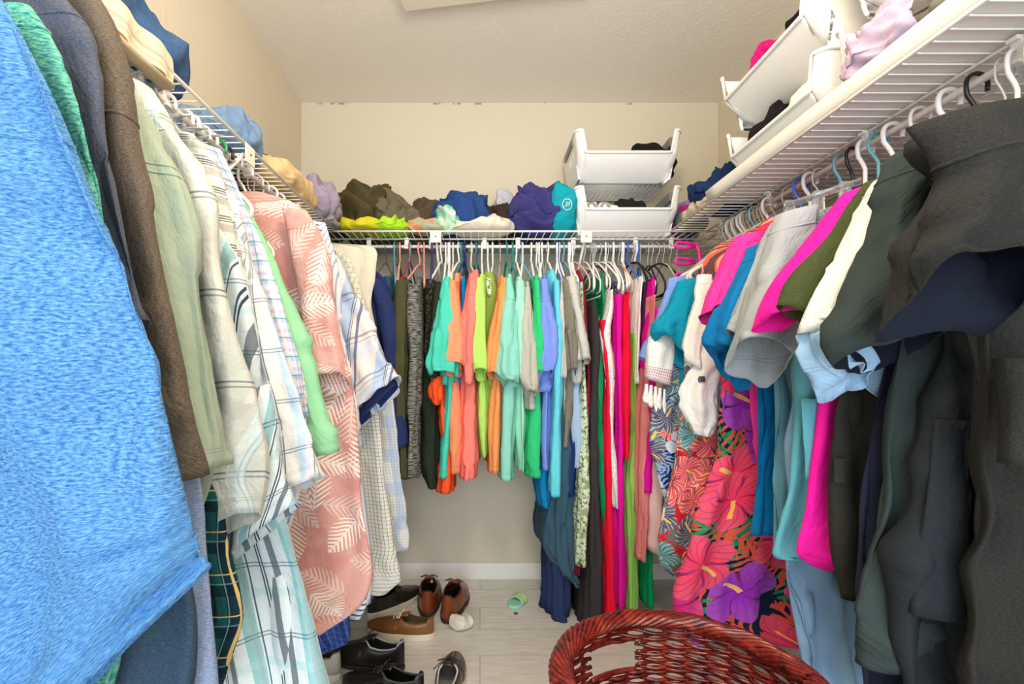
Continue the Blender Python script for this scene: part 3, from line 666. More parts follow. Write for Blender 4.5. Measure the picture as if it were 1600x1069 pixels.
# ------------------------------------------------------------------ back rod, left to right
B = back
B('shirt', 'teal top hanging left of the olive jersey on the back rod', 'shirt', mt['denim_teal'], [(432, 596, 612), (470, 594, 618), (700, 596, 622)], hg=('tube', '#6aa8b8'), short='teal top', sd_=.03)
B('shirt', 'white shirt glimpsed between the navy jacket and the olive jersey', 'shirt', mt['white_cloth'], [(438, 612, 622), (480, 612, 626), (640, 612, 628)], hg=('tube', '#f0a090'), short='glimpsed white shirt', yf=2.03)
B('jersey', 'olive heather long sleeved jersey', 'jersey', mt['olive_heather'], [(432, 622, 640), (460, 618, 650), (540, 612, 650), (650, 614, 644), (732, 624, 646), (750, 624, 644)], sleeve=[(440, 620, 640), (480, 618, 638), (600, 614, 636), (700, 622, 640), (745, 624, 640)], hg=('tube', '#b02a2e'), short='olive jersey')
B('sweater', 'grey and black space-dyed sweater', 'sweater', mt['gray_marl'], [(430, 648, 660), (455, 642, 662), (540, 642, 658), (650, 640, 654), (748, 640, 654)], sleeve=[(445, 638, 652), (500, 633, 658), (560, 640, 660), (660, 640, 654), (742, 638, 652)], hg=('tube', '#f0a090'), short='space-dyed sweater', yf=1.97)
B('jersey_shirt', 'black textured knit top with scooped neck', 'top', mt['black_knit'], [(436, 656, 682), (460, 654, 694), (520, 656, 690), (640, 660, 684), (700, 660, 680)], hg=('tube', '#3c2f78'), short='black knit top', yf=2.0)
B('sweatshirt', 'black-green sweatshirt with ribbed hem', 'sweatshirt', mt['black_green'], [(440, 676, 694), (470, 668, 698), (600, 650, 692), (720, 650, 688), (745, 654, 686), (766, 664, 682)], sleeve=[(445, 680, 696), (520, 670, 694), (590, 664, 688)], short='black-green sweatshirt', yf=1.99, wl=(.06, .12))
B('jersey_shirt', 'bright orange-red top peeping out below the turquoise T-shirt', 'top', mt['orange_red'], [(470, 686, 698), (600, 684, 698), (640, 684, 700), (700, 686, 706), (772, 680, 708)], sleeve=[(588, 676, 694), (606, 670, 692), (626, 674, 690), (632, 680, 688)], short='orange-red top', yf=1.99, sy=1.96)
B('t_shirt', 'turquoise T-shirt with wide short sleeve', 't-shirt', mt['turquoise'], [(432, 690, 706), (470, 688, 712), (600, 690, 712), (700, 684, 704), (748, 682, 700)], sleeve=[(440, 690, 704), (480, 684, 710), (530, 674, 714), (572, 664, 716), (592, 672, 712)], lip=.03, short='turquoise T-shirt', yf=1.965, sd_=.06)
B('t_shirt', 'light coral orange T-shirt with puffed sleeve hem', 't-shirt', mt['coral'], [(426, 704, 724), (450, 702, 722), (600, 698, 720), (700, 700, 720), (742, 700, 718)], sleeve=[(440, 700, 716), (480, 698, 720), (530, 696, 724), (562, 692, 724), (578, 696, 720)], lip=.035, short='coral orange T-shirt', yf=1.955, sd_=.05)
B('t_shirt', 'bright blue T-shirt squeezed between the two coral shirts', 't-shirt', mt['bright_blue'], [(434, 716, 730), (480, 714, 732), (600, 706, 724), (625, 708, 722)], hg=('tube', '#27356e'), short='bright blue T-shirt')
B('sweatshirt', 'coral pink sweatshirt with ribbed waistband', 'sweatshirt', mt['coral_pink'], [(420, 734, 752), (450, 726, 750), (540, 722, 748), (640, 714, 748), (722, 712, 748), (732, 716, 746), (752, 716, 744)], sleeve=[(430, 732, 748), (500, 722, 748), (560, 722, 744), (600, 726, 742)], hg=('tube', '#1e8f84'), short='coral pink sweatshirt', yf=1.95, wl=(.04, .09))
B('t_shirt', 'lime green T-shirt beside the beaded olive-lime blouse', 't-shirt', mt['lime'], [(428, 744, 762), (455, 740, 764), (600, 744, 764), (716, 750, 764)], sleeve=[(436, 742, 756), (480, 738, 760), (560, 738, 760), (588, 742, 758)], lip=.03, short='lime green T-shirt', yf=1.955)
B('blouse', 'olive-lime blouse with beaded neckline', 'blouse', mt['lime_olive'], [(424, 754, 772), (450, 752, 778), (520, 752, 772), (600, 758, 778), (700, 758, 772)], short='beaded blouse', yf=1.99, extra=[('neck_beads', [(434, 760, 766), (448, 760, 767), (462, 762, 766)], 1.978, .004, mt['lace_green'], .003, 0)])
B('t_shirt', 'soft orange T-shirt left of the mint one', 't-shirt', mt['orange'], [(430, 778, 792), (460, 774, 796), (600, 766, 790), (700, 762, 784), (740, 760, 784)], sleeve=[(436, 780, 792), (480, 774, 794), (540, 762, 788), (578, 758, 784), (588, 762, 782)], lip=.02, hg=('clear', '#cfe0dc'), short='soft orange T-shirt', yf=1.96)
B('t_shirt', 'bigger mint T-shirt with broad sleeve', 't-shirt', mt['mint'], [(428, 790, 802), (460, 788, 808), (600, 782, 812), (700, 778, 808), (752, 778, 808)], sleeve=[(436, 788, 800), (480, 786, 806), (540, 778, 812), (584, 774, 812), (600, 788, 810)], lip=.02, hg=('tube', '#1e8f84'), short='bigger mint T-shirt', yf=1.945, sd_=.05)
B('t_shirt', 'pale mint T-shirt right of the bigger mint one', 't-shirt', mt['pale_mint'], [(432, 806, 818), (470, 804, 822), (600, 806, 824), (738, 810, 824)], sleeve=[(440, 806, 818), (500, 804, 822), (585, 806, 822)], short='pale mint T-shirt', hg=('tube', '#cfe0dc') if False else ('tube', W), yf=1.96)
B('t_shirt', 'warm grey T-shirt beside the emerald sweatshirt', 't-shirt', mt['gray_t'], [(440, 818, 830), (470, 816, 836), (590, 816, 838), (640, 820, 838)], sleeve=[(450, 816, 830), (500, 816, 834), (560, 814, 838), (596, 812, 840), (616, 824, 838)], lip=.02, short='warm grey T-shirt', yf=1.95)
B('sweatshirt', 'emerald green sweatshirt with ribbed waistband', 'sweatshirt', mt['emerald'], [(430, 832, 844), (470, 830, 848), (600, 824, 850), (722, 820, 848), (730, 824, 846), (748, 824, 850)], sleeve=[(440, 832, 842), (500, 832, 846), (580, 836, 848)], short='emerald sweatshirt', yf=1.96)
B('t_shirt', 'periwinkle blue T-shirt with open drooping sleeve', 't-shirt', mt['periwinkle'], [(430, 846, 858), (470, 842, 862), (600, 846, 866), (700, 846, 862), (736, 848, 862)], sleeve=[(438, 842, 856), (490, 842, 864), (550, 842, 868), (578, 838, 868), (596, 842, 866)], lip=.05, short='periwinkle T-shirt', yf=1.95, sd_=.045)
B('sweatshirt', 'aqua blue hooded sweatshirt, long sleeves hanging', 'sweatshirt', mt['aqua'], [(418, 858, 872), (440, 852, 878), (480, 856, 880), (600, 860, 880), (700, 862, 884), (780, 860, 884)], sleeve=[(440, 862, 876), (520, 864, 880), (620, 862, 878), (772, 858, 874)], short='aqua sweatshirt', yf=1.98)
B('t_shirt', 'bright blue shirt tail hanging low under the aqua sweatshirt', 't-shirt', mt['bright_blue'], [(470, 850, 858), (700, 844, 862), (760, 842, 862), (796, 846, 866)], short='low blue shirt', yf=2.02)
B('t_shirt', 'light grey heather T-shirt left of the olive-grey one', 't-shirt', mt['light_gray'], [(432, 878, 886), (470, 874, 890), (590, 870, 890), (680, 880, 892)], sleeve=[(440, 876, 886), (520, 872, 886), (590, 868, 884)], short='left light grey T-shirt', yf=1.965)
B('t_shirt', 'olive-grey T-shirt between two light grey T-shirts', 't-shirt', mt['olive_gray'], [(430, 880, 892), (460, 880, 898), (590, 882, 902), (700, 878, 892)], sleeve=[(440, 878, 890), (500, 880, 896), (560, 882, 902), (582, 884, 903)], lip=.02, short='olive-grey T-shirt', yf=1.95, hg=('tube', '#4468c8'))
B('t_shirt', 'pale grey T-shirt with cropped wide sleeve, rightmost T-shirt of the back rod', 't-shirt', mt['light_gray'], [(434, 888, 900), (470, 890, 908), (570, 892, 912), (600, 896, 908)], sleeve=[(434, 886, 898), (470, 890, 904), (520, 896, 914), (565, 898, 924)], lip=.01, short='cropped grey T-shirt', yf=1.94, sd_=.05, hg=('tube', '#6aa8b8'))
B('sweater', 'navy blue sweater hanging below the grey T-shirts', 'sweater', mt['navy_plain'], [(440, 896, 906), (560, 892, 912), (700, 886, 906), (778, 884, 904)], short='navy sweater', yf=1.975)
B('blouse', 'pale blue blouse under the pale grey T-shirt', 'blouse', mt['pale_blue'], [(440, 900, 908), (570, 900, 916), (600, 896, 912), (700, 900, 910), (732, 898, 908)], short='pale blue blouse', yf=1.965)
B('skirt', 'slate blue-grey skirt hanging low at the end of the T-shirts', 'skirt', mt['slate_skirt'], [(470, 872, 890), (700, 862, 900), (780, 858, 902), (860, 846, 906), (900, 874, 908), (918, 898, 908)], short='slate skirt', yf=1.99, amp=.009)
B('trousers', 'navy trousers hanging behind the slate skirt', 'trousers', mt['navy_trouser'], [(500, 872, 890), (800, 858, 896), (940, 858, 898), (985, 862, 888), (1000, 880, 888)], short='navy trousers', yf=2.03, amp=.010)
B('blouse', 'green and white floral lace blouse with scalloped edge', 'blouse', mt['lace_green'], [(440, 906, 914), (560, 908, 918), (640, 908, 924), (740, 904, 926), (830, 900, 924), (888, 902, 920)], short='lace blouse', yf=1.95, amp=.005)
B('jersey_shirt', 'dark maroon top on a slim hanger left of the green satin dress', 'top', mt['maroon'], [(420, 902, 912), (450, 906, 918), (540, 912, 924), (600, 916, 926), (900, 896, 910)], short='maroon top', yf=1.99, hg=('velvet', '#d8a8a0'))
B('dress', 'long charcoal black dress', 'dress', mt['charcoal'], [(470, 922, 934), (540, 922, 944), (640, 918, 940), (760, 918, 942), (900, 914, 950), (1000, 908, 952)], short='charcoal dress', yf=1.965, hg=('velvet', '#e9e4da'), wl=(.03, .06))
B('dress', 'shiny green dress with gathered neckline', 'dress', mt['green_satin'], [(424, 936, 948), (445, 932, 952), (470, 936, 950), (600, 934, 944), (760, 940, 950), (900, 948, 958)], short='green satin dress', yf=1.98, hg=('velvet', '#e9e4da'), amp=.009)
B('dress', 'long narrow scarlet dress hanging down to the floor', 'dress', mt['red'], [(500, 938, 950), (600, 944, 956), (760, 944, 958), (900, 946, 962), (1020, 948, 966)], short='narrow scarlet dress', yf=1.96, hg=('velvet', '#f4f2ee'), wl=(.04, .08))
B('jersey_shirt', 'white crocheted lace top', 'top', mt['white_lace'], [(452, 952, 962), (480, 948, 964), (520, 940, 960), (580, 946, 968), (640, 950, 962), (740, 952, 968), (796, 958, 972)], short='white lace top', yf=1.945, hg=('velvet', '#f4f2ee'))
B('dress', 'black sequined dress showing as a thin dark strip', 'dress', mt['sequin'], [(440, 958, 966), (480, 956, 968), (700, 962, 970)], short='sequined dress', yf=2.0)
B('dress', 'long magenta dress left of the light green one', 'dress', mt['magenta'], [(460, 962, 974), (560, 960, 974), (680, 962, 978), (760, 960, 980), (952, 960, 984)], short='long magenta dress', yf=1.97, hg=('velvet', '#f4f2ee'), wl=(.04, .08))
B('dress', 'knee-length bright red dress', 'dress', mt['red'], [(456, 978, 986), (480, 974, 990), (600, 970, 990), (700, 972, 990), (718, 972, 990)], short='bright red dress', yf=1.94, hg=('tube', '#f4f2ee'), wl=(.04, .08))
B('dress', 'long light green ribbed dress', 'dress', mt['leaf_green'], [(520, 986, 998), (640, 984, 1002), (760, 976, 1002), (960, 978, 1004)], short='light green dress', yf=1.975, wl=(.02, .05))
B('jersey_shirt', 'white long sleeved top right of the bright red dress', 'top', mt['white_cloth'], [(430, 1000, 1008), (460, 994, 1010), (560, 990, 1006), (600, 992, 1002)], short='white long sleeved top', yf=1.95, hg=('tube', '#4468c8'))
B('dress', 'dark plum dress right of the white long sleeved top', 'dress', mt['plum'], [(440, 1004, 1014), (480, 1002, 1018), (600, 996, 1010), (760, 1002, 1012)], short='plum dress', yf=1.98, hg=('velvet', '#1a1a1c'))
B('jersey_shirt', 'magenta pink top with narrow shoulders in the right corner', 'top', mt['hot_magenta'], [(434, 1018, 1026), (460, 1014, 1030), (500, 1010, 1028), (550, 1004, 1024), (610, 1008, 1024)], short='magenta corner top', yf=1.93, hg=('velvet', '#1a1a1c'))
B('dress', 'dusty salmon pink dress', 'dress', mt['salmon'], [(460, 1018, 1030), (580, 1008, 1028), (640, 1004, 1024), (760, 1000, 1018), (880, 1000, 1012)], short='salmon dress', yf=1.90, hg=('velvet', '#1a1a1c'))
B('dress', 'vivid magenta knee-length dress beside the salmon dress', 'dress', mt['hot_magenta'], [(480, 1022, 1034), (620, 1016, 1030), (700, 1010, 1030), (772, 1006, 1028)], short='magenta knee dress', yf=1.885, hg=('velvet', '#1a1a1c'))
B('dress', 'pale blush pink dress next to the floral skirt', 'dress', mt['pale_pink'], [(480, 1030, 1044), (640, 1022, 1046), (760, 1016, 1050), (860, 1012, 1048), (872, 1024, 1046)], short='blush dress', yf=1.87, hg=('wire', '#c8c4bc'))
B('dress', 'deep emerald long dress below the magenta knee-length dress', 'dress', mt['deep_emerald'], [(500, 1020, 1034), (760, 1006, 1028), (950, 1008, 1026)], short='deep emerald dress', yf=1.95, hg=('wire', '#c8c4bc'))
# spare hangers on the back rod, between the garments
rr = random.Random(4)
spare = [(604, 'wire', '#5a4a44'), (622, 'tube', '#5a4a44'), (656, 'tube', '#f0a090'), (640, 'tube', '#6aa8b8'), (700, 'tube', W), (708, 'tube', '#e9e4da'), (722, 'tube', '#1e8f84'), (728, 'tube', '#27356e'), (736, 'tube', '#e9e4da'),
         (744, 'tube', '#27356e'), (770, 'tube', W), (800, 'tube', '#1e8f84'), (814, 'tube', '#6aa8b8'), (838, 'tube', W), (872, 'tube', '#27356e'), (890, 'tube', W), (912, 'velvet', '#f4f2ee'), (922, 'velvet', '#e9e4da'),
         (928, 'velvet', '#3c2f78'), (944, 'velvet', '#d8a8a0'), (956, 'velvet', '#f4f2ee'), (966, 'velvet', '#d8a8a0'), (974, 'tube', W), (992, 'tube', W), (998, 'tube', '#4468c8'), (1012, 'velvet', '#1a1a1c'), (1018, 'velvet', '#1a1a1c'),
         (1026, 'velvet', '#1a1a1c'), (1036, 'velvet', '#c8c4bc'), (1046, 'wire', '#c8c4bc'), (1056, 'wire', '#c8c4bc')]
nb = ['teal top', 'glimpsed white shirt', 'space-dyed sweater', 'olive jersey', 'turquoise T-shirt', 'coral orange T-shirt', 'coral pink sweatshirt', 'bright blue T-shirt', 'lime green T-shirt', 'beaded blouse', 'soft orange T-shirt', 'bigger mint T-shirt',
      'pale mint T-shirt', 'emerald sweatshirt', 'periwinkle T-shirt', 'olive-grey T-shirt', 'lace blouse', 'charcoal dress', 'maroon top', 'green satin dress', 'white lace top', 'sequined dress', 'long magenta dress', 'bright red dress', 'light green dress',
      'plum dress', 'white long sleeved top', 'magenta corner top', 'salmon dress', 'blush dress', 'deep emerald dress']
for (px, st_, c_), near in zip(spare, nb):
    x = P(px, 0, BY).x
    hanger(st_, c_, (x, BY, ROD), PI/2+rr.uniform(-.3, .3), f'spare {CN.get(c_, "white")} {ST[st_]} hanger next to the {near}', 'hangers on the back rod', drop=.075+rr.uniform(0, .03), half=.17)

# ------------------------------------------------------------------ right rod, from the back to the camera
side('R', 'blouse', 'periwinkle blue blouse, farthest garment on the right rod', 'blouse', mt['peri_blouse'], 1.84,
     body=[(450, 1052), (500, 1044), (640, 1050)], sleeve=[(435, 1046, 430, 1080), (470, 1034, 470, 1080), (530, 1010, 535, 1076), (560, 1001, 598, 1062)], st=.035, short='periwinkle blouse', hg=('wide', '#e9e4da'), drop=.10, half=.21)
side('R', 'blouse', 'teal blue short sleeved blouse', 'blouse', mt['teal_blouse'], 1.74,
     body=[(460, 1068), (560, 1064), (700, 1068)], sleeve=[(440, 1060, 432, 1096), (480, 1044, 470, 1090), (515, 1018, 540, 1082), (530, 1026, 572, 1074)], st=.045, lip=.03, short='teal blouse', hg=('wide', '#e9e4da'), drop=.10, half=.21)
side('R', 'blouse', 'white peasant blouse with embroidered cuff and tassels', 'blouse', mt['white_cloth'], 1.80,
     body=[(470, 1070), (640, 1060), (700, 1060)], sleeve=[(500, 1030, 500, 1060), (545, 1012, 550, 1052), (590, 1008, 602, 1046)], st=.03, ys=1.74, short='peasant blouse', hg=('wide', '#e9e4da'), drop=.10, half=.20,
     extra=[('embroidered_cuff', [(572, 1009, 580, 1051), (590, 1008, 603, 1047)], 1.735, .034, fabric('embroidery_cloth', '#f3e9ea', 'plaid', stripes=[('v', .02, .2, .0015, '#7c1c4c', .95), ('v', .02, .7, .0015, '#7c1c4c', .95), ('u', .008, 0, .003, '#c05a90', .6)], stitch=False), .001, 0)]
     +[('tassel', [(600+i*2, 1009+i*7, 1012+i*7), (612+i*2+(i*5)%7, 1008+i*7, 1013+i*7), (622+i*2+(i*5)%9, 1006+i*7+(i%3), 1014+i*7+(i%3)), (630+i*2+(i*5)%11, 1009+i*7+(i%3), 1012+i*7)], 1.73-.004*(i%2), .005, mt['white_cloth'], .002, 0) for i in range(5)])
side('R', 'dress', 'navy dress printed with pale blue leaves', 'dress', mt['floral_navy'], 1.76,
     body=[(470, 1062), (580, 1050), (640, 1022), (720, 1024), (800, 1046), (850, 1060)], short='leaf print dress', bt=.03, hg=('wide', W))
side('R', 'dress', 'red, cream and teal tropical print wrap dress', 'dress', mt['floral_red'], 1.68,
     body=[(410, 1110), (480, 1095), (560, 1072), (640, 1062), (720, 1050), (800, 1034), (880, 1028), (900, 1046)], short='tropical wrap dress', bt=.035, amp=.012, hg=('tube', '#6aa8b8'), wl=(.06, .14))
side('R', 'blouse', 'white rolled-sleeve blouse with a button on the sleeve tab', 'blouse', mt['white_cloth'], 1.60,
     body=[(440, 1104), (520, 1100), (620, 1096), (640, 1100)], sleeve=[[(430, 1090, 430, 1118), (480, 1082, 470, 1116), (540, 1066, 540, 1100), (567, 1072, 580, 1094)], [(500, 1096, 500, 1126), (560, 1084, 560, 1126), (620, 1064, 620, 1124), (660, 1078, 668, 1122), (678, 1084, 684, 1112)]], st=.035, short='white blouse', amp=.009, hg=('wide', W),
     extra=[('sleeve_button', [(588, 1092, 1101), (589, 1091.5, 1101.5), (596, 1091.5, 1101.5), (597, 1092, 1101)], 1.525, .004, plastic('#4a4644'), 0, 0)])
side('R', 'dress', 'long navy dress with huge pink and purple hibiscus print', 'dress', mt['floral_big'], 1.50,
     body=[(380, 1150), (470, 1130), (580, 1124), (640, 1118), (720, 1112), (800, 1088), (870, 1075), (940, 1056), (975, 1060), (1000, 1080)], short='hibiscus dress', bt=.04, amp=.014, w=.6, hg=('wire', '#c8c4bc'), wl=(.09, .2))
side('R', 'shirt', 'coral and charcoal striped scarf shirt at the far hangers of the right rod', 'shirt', mt['coral_stripe'], 1.56,
     body=[(392, 1110), (440, 1092), (500, 1098), (540, 1100)], short='striped scarf shirt', bt=.022, hg=('wire', '#d8a8a0'))
side('R', 'scrub_shirt', 'bubblegum pink scrub top left of the grey scrub tops', 'scrub top', mt['pink_scrub'], 1.36,
     body=[(390, 1165), (470, 1150), (600, 1170), (700, 1180), (800, 1186), (840, 1190)], sleeve=[(370, 1150, 362, 1196), (400, 1136, 390, 1186), (450, 1112, 440, 1172), (488, 1100, 495, 1144)], st=.045, short='bubblegum scrub top', lip=.02, hg=('velvet', '#1a1a1c'), bt=.03)
side('R', 'scrub_shirt', 'ocean blue scrub top with a side vent', 'scrub top', mt['blue_scrub'], 1.28,
     body=[(410, 1185), (500, 1170), (600, 1180), (700, 1182), (790, 1178), (836, 1174)], sleeve=[(385, 1172, 378, 1200), (440, 1146, 430, 1186), (500, 1116, 500, 1180), (540, 1114, 580, 1180), (552, 1136, 606, 1176)], st=.06, lip=.03, short='ocean blue scrub top', hg=('tube', '#6aa8b8'))
side('R', 'scrub_shirt', 'first pale grey scrub top, its sleeve hidden behind the other grey one', 'scrub top', mt['gray_scrub'], 1.20,
     body=[(370, 1215), (480, 1200), (640, 1208), (760, 1206), (870, 1205)], sleeve=[(350, 1200, 342, 1236), (400, 1172, 392, 1226), (470, 1146, 460, 1212), (515, 1132, 548, 1180)], st=.03, short='first grey scrub top', hg=('wide', W), bt=.026, bm=mt['gray_blue'])
side('R', 'scrub_shirt', 'pale grey scrub top with wide open sleeve cuff', 'scrub top', mt['gray_scrub'], 1.12,
     body=[(350, 1240), (460, 1230), (640, 1240), (760, 1242), (866, 1228)], sleeve=[(335, 1214, 325, 1270), (400, 1196, 390, 1262), (470, 1166, 465, 1258), (520, 1148, 520, 1252), (548, 1142, 560, 1240), (552, 1148, 582, 1226)], st=.055, lip=.05, short='grey scrub top with open cuff', hg=('wide', W), bm=mt['gray_scrub'], bt=.03, amp=.010)
side('R', 'scrub_shirt', 'teal-grey scrub top with a patch pocket at the hem', 'scrub top', mt['teal_gray'], 1.05,
     body=[(380, 1270), (500, 1256), (620, 1250), (760, 1236), (868, 1212), (872, 1240)], short='teal-grey scrub top', bt=.022, hg=('tube', '#e9e4da'),
     extra=[('pocket', [(622, 1251, 626, 1298), (680, 1254, 685, 1296), (752, 1258, 756, 1290)], 1.005, .005, mt['teal_gray'], .002, 0)])
side('R', 'trousers', 'long blue-grey satin trousers hanging to the basket', 'trousers', mt['pants_blue'], 1.10,
     body=[(600, 1240, .3), (800, 1232, .3), (870, 1222, .3), (960, 1232, .26), (1060, 1252, .24), (1200, 1290, .22)], short='satin trousers', bt=.03, hg=None, amp=.014, wl=(.07, .15))
side('R', 'scrub_shirt', 'hot pink scrub top, the brightest, with cuffed sleeve', 'scrub top', mt['hot_pink'], .985,
     body=[(330, 1330), (450, 1310), (600, 1290), (700, 1278), (800, 1262), (868, 1246), (890, 1282, .28)], sleeve=[(300, 1325, 292, 1372), (340, 1294, 330, 1352), (400, 1244, 392, 1318), (450, 1206, 445, 1282), (488, 1184, 480, 1262), (500, 1186, 508, 1242)], st=.045, lip=.02, short='hot pink scrub top', hg=('wide', W), bt=.025, amp=.006)
side('R', 'scrub_shirt', 'olive green scrub top with cargo pocket, right of the hot pink one', 'scrub top', mt['dark_olive'], .93,
     body=[(330, 1370), (450, 1340), (600, 1312), (700, 1302), (850, 1308), (935, 1316)], sleeve=[(285, 1352, 280, 1384), (340, 1312, 330, 1362), (400, 1270, 395, 1330), (450, 1232, 440, 1290), (478, 1214, 500, 1262)], st=.02, sl_mat=mt['olive_scrub'], short='olive scrub top', hg=('tube', '#1a1a1c'),
     extra=[('cargo_pocket', [(716, 1302, 716, 1324), (756, 1302, 758, 1320)], .905, .005, mt['dark_olive'], .001, 0)], bt=.022)
side('R', 'scrub_shirt', 'off-white scrub top with pale blue sleeve lining', 'scrub top', mt['off_white'], .88,
     body=[(320, 1390), (450, 1380), (600, 1350), (620, 1370)], sleeve=[[(280, 1376, 275, 1402), (340, 1338, 330, 1388), (400, 1300, 395, 1362), (470, 1268, 465, 1338), (520, 1252, 508, 1330)], [(466, 1270, 466, 1336), (500, 1262, 508, 1326)]], st=.04, short='off-white scrub top', hg=('clear', '#cfe0dc'), bm=mt['ice_blue'],
     extra=[('sleeve_lining', [(500, 1256, 500, 1326), (525, 1243, 530, 1345), (570, 1258, 565, 1370), (606, 1290, 590, 1362)], .84, .035, mt['ice_blue'], .012, .03)])
side('R', 'scrub_shirt', 'dark teal-grey scrub top with doubled sleeve hem', 'scrub top', mt['dark_teal'], .80,
     body=[(300, 1425), (420, 1415), (560, 1400), (640, 1395), (760, 1378), (860, 1362), (940, 1340), (1040, 1350, .3)], sleeve=[(240, 1400, 230, 1440), (300, 1382, 290, 1448), (380, 1352, 370, 1450), (450, 1322, 440, 1456), (520, 1296, 500, 1462), (545, 1296, 510, 1470), (570, 1310, 530, 1466)], st=.05, lip=.03, lining=mt['scrub_lining'], short='dark teal-grey scrub top', hg=('tube', '#1a1a1c'), bt=.03, amp=.010, wl=(.09, .2))
side('R', 'scrub_shirt', 'midnight blue scrub top behind the near black one', 'scrub top', mt['midnight'], .86,
     body=[(400, 1420), (560, 1385), (700, 1358), (860, 1344), (1000, 1350), (1180, 1350)], short='midnight scrub top', bt=.022, hg=('tube', W))
side('R', 'scrub_trousers', 'black scrub trousers with a thigh pocket beside the near black top', 'trousers', mt['black_scrub2'], .765,
     body=[(420, 1480), (560, 1470), (650, 1460), (760, 1440), (860, 1425), (940, 1410), (1060, 1415), (1200, 1420)], short='black scrub trousers', bt=.03, hg=('wide', W), amp=.020, wl=(.09, .22),
     extra=[('thigh_pocket', [(655, 1464, 658, 1516), (760, 1452, 765, 1512), (960, 1428, 975, 1512)], .741, .004, mt['black_scrub2'], .005, 0)])
side('R', 'scrub_shirt', 'large black scrub top nearest the camera with gaping sleeve', 'scrub top', mt['black_scrub'], .685,
     body=[(215, 1428), (300, 1450), (500, 1500), (650, 1530), (780, 1525), (900, 1520), (1200, 1505)], sleeve=[(205, 1400, 150, 1640), (270, 1432, 210, 1660), (330, 1424, 300, 1680), (372, 1402, 350, 1690), (420, 1386, 410, 1690), (470, 1390, 450, 1650)], ys=.60, st=.052, lip=.045, lining=mt['scrub_lining'], seam=(.25,), short='large black scrub top', hg=('wide', W), bt=.04, amp=.018, wl=(.12, .3), w=.5, neckdrop=.06,
     extra=[('hem_fold', [(560, 1566, 560, 1700), (640, 1564, 640, 1700), (724, 1562, 724, 1700)], .59, .03, mt['black_scrub'], .006, 0)])
# ------------------------------------------------------------------ cloth lying on the shelves
Z = SH+.003
def LP(pxa, pxb, pytop, y, depth, name, label, cat_, mat, seed, z=Z, rz=0, **kw):
    a, b = P(pxa, 0, y), P(pxb, 0, y); h = P(0, pytop, y).z-z
    return lump(name, label, cat_, ((a.x+b.x)/2, y+depth*.30, z), (abs(b.x-a.x), depth, max(h, .02)), mat, seed, rz, **kw)
LP(526, 604, 292, 2.18, .34, 'jacket', 'olive brown jacket heaped in the left corner of the back shelf', 'jacket', fabric('olive_nylon', '#4b4228', rough=.6, stitch=False), 3, amp=.035, fold=.11)
LP(574, 668, 304, 2.20, .30, 'cargo_trousers', 'grey-brown cargo trousers crumpled beside the olive jacket', 'trousers', fabric('taupe_nylon', '#6e6450', rough=.7, stitch=False), 5, amp=.035, fold=.07, tx=-.35)
LP(530, 604, 346, 2.09, .20, 'shirt', 'yellow shirt folded at the left end of the back shelf lip', 'shirt', fabric('yellow_cotton', '#d8cf2c', stitch=False), 7, amp=.02, fold=.06)
LP(556, 640, 338, 2.10, .22, 'shirt', 'neon lime green shirt lying on the yellow one', 'shirt', fabric('neon_cotton', '#b4e632', stitch=False), 8, amp=.02, fold=.07)
LP(642, 700, 322, 2.22, .26, 'shorts', 'dark brown crinkled shorts behind the flowered swimsuit', 'shorts', fabric('brown_crinkle', '#55493a', stitch=False), 11, amp=.03, fold=.05)
LP(640, 704, 345, 2.09, .12, 'swimsuit', 'mint swimsuit with orange and blue patches', 'swimsuit', fabric('mint_print', '#7fcdb0', 'mottle', '#e8845c', scale=.8, stitch=False), 12, amp=.02, fold=.05)
LP(680, 762, 309, 2.15, .24, 'shorts', 'navy blue swim shorts with white piping', 'shorts', fabric('navy_swim', '#2a4a86', stitch=False), 13, amp=.03, fold=.10)
LP(684, 716, 326, 2.09, .08, 'scarf', 'green and cream flowered scarf bunched in front of the swim shorts', 'scarf', fabric('green_print', '#6fc7a4', 'mottle', '#eaf2dc', stitch=False), 14, amp=.02, fold=.05)
LP(700, 802, 339, 2.10, .24, 't_shirt', 'cream cotton T-shirt folded flat on the back shelf', 't-shirt', fabric('cream_cotton', '#f0e4cf', stitch=False), 15, amp=.015, fold=.09)
LP(752, 822, 322, 2.20, .26, 'sweater', 'black-brown knit bundle behind the cream T-shirt', 'sweater', fabric('brown_knit', '#3c3026', stitch=False), 16, amp=.03, fold=.06)
LP(774, 802, 302, 2.30, .16, 'shirt', 'light grey shirt with navy trim standing up behind the bundle', 'shirt', fabric('grey_trim', '#c4c4cc', stitch=False), 17, amp=.02, fold=.08)
LP(798, 880, 291, 2.14, .32, 'fleece', 'dark navy fleece heaped left of the teal T-shirt', 'fleece', fabric('navy_fleece', '#3f3c78', stitch=False), 18, amp=.045, fold=.12, fdir=.5)
tl = LP(856, 902, 288, 2.12, .26, 't_shirt', 'bright teal T-shirt with a round emblem beside the white bins', 't-shirt', fabric('teal_cotton', '#14a4b4', stitch=False), 19, amp=.018, fold=.14)
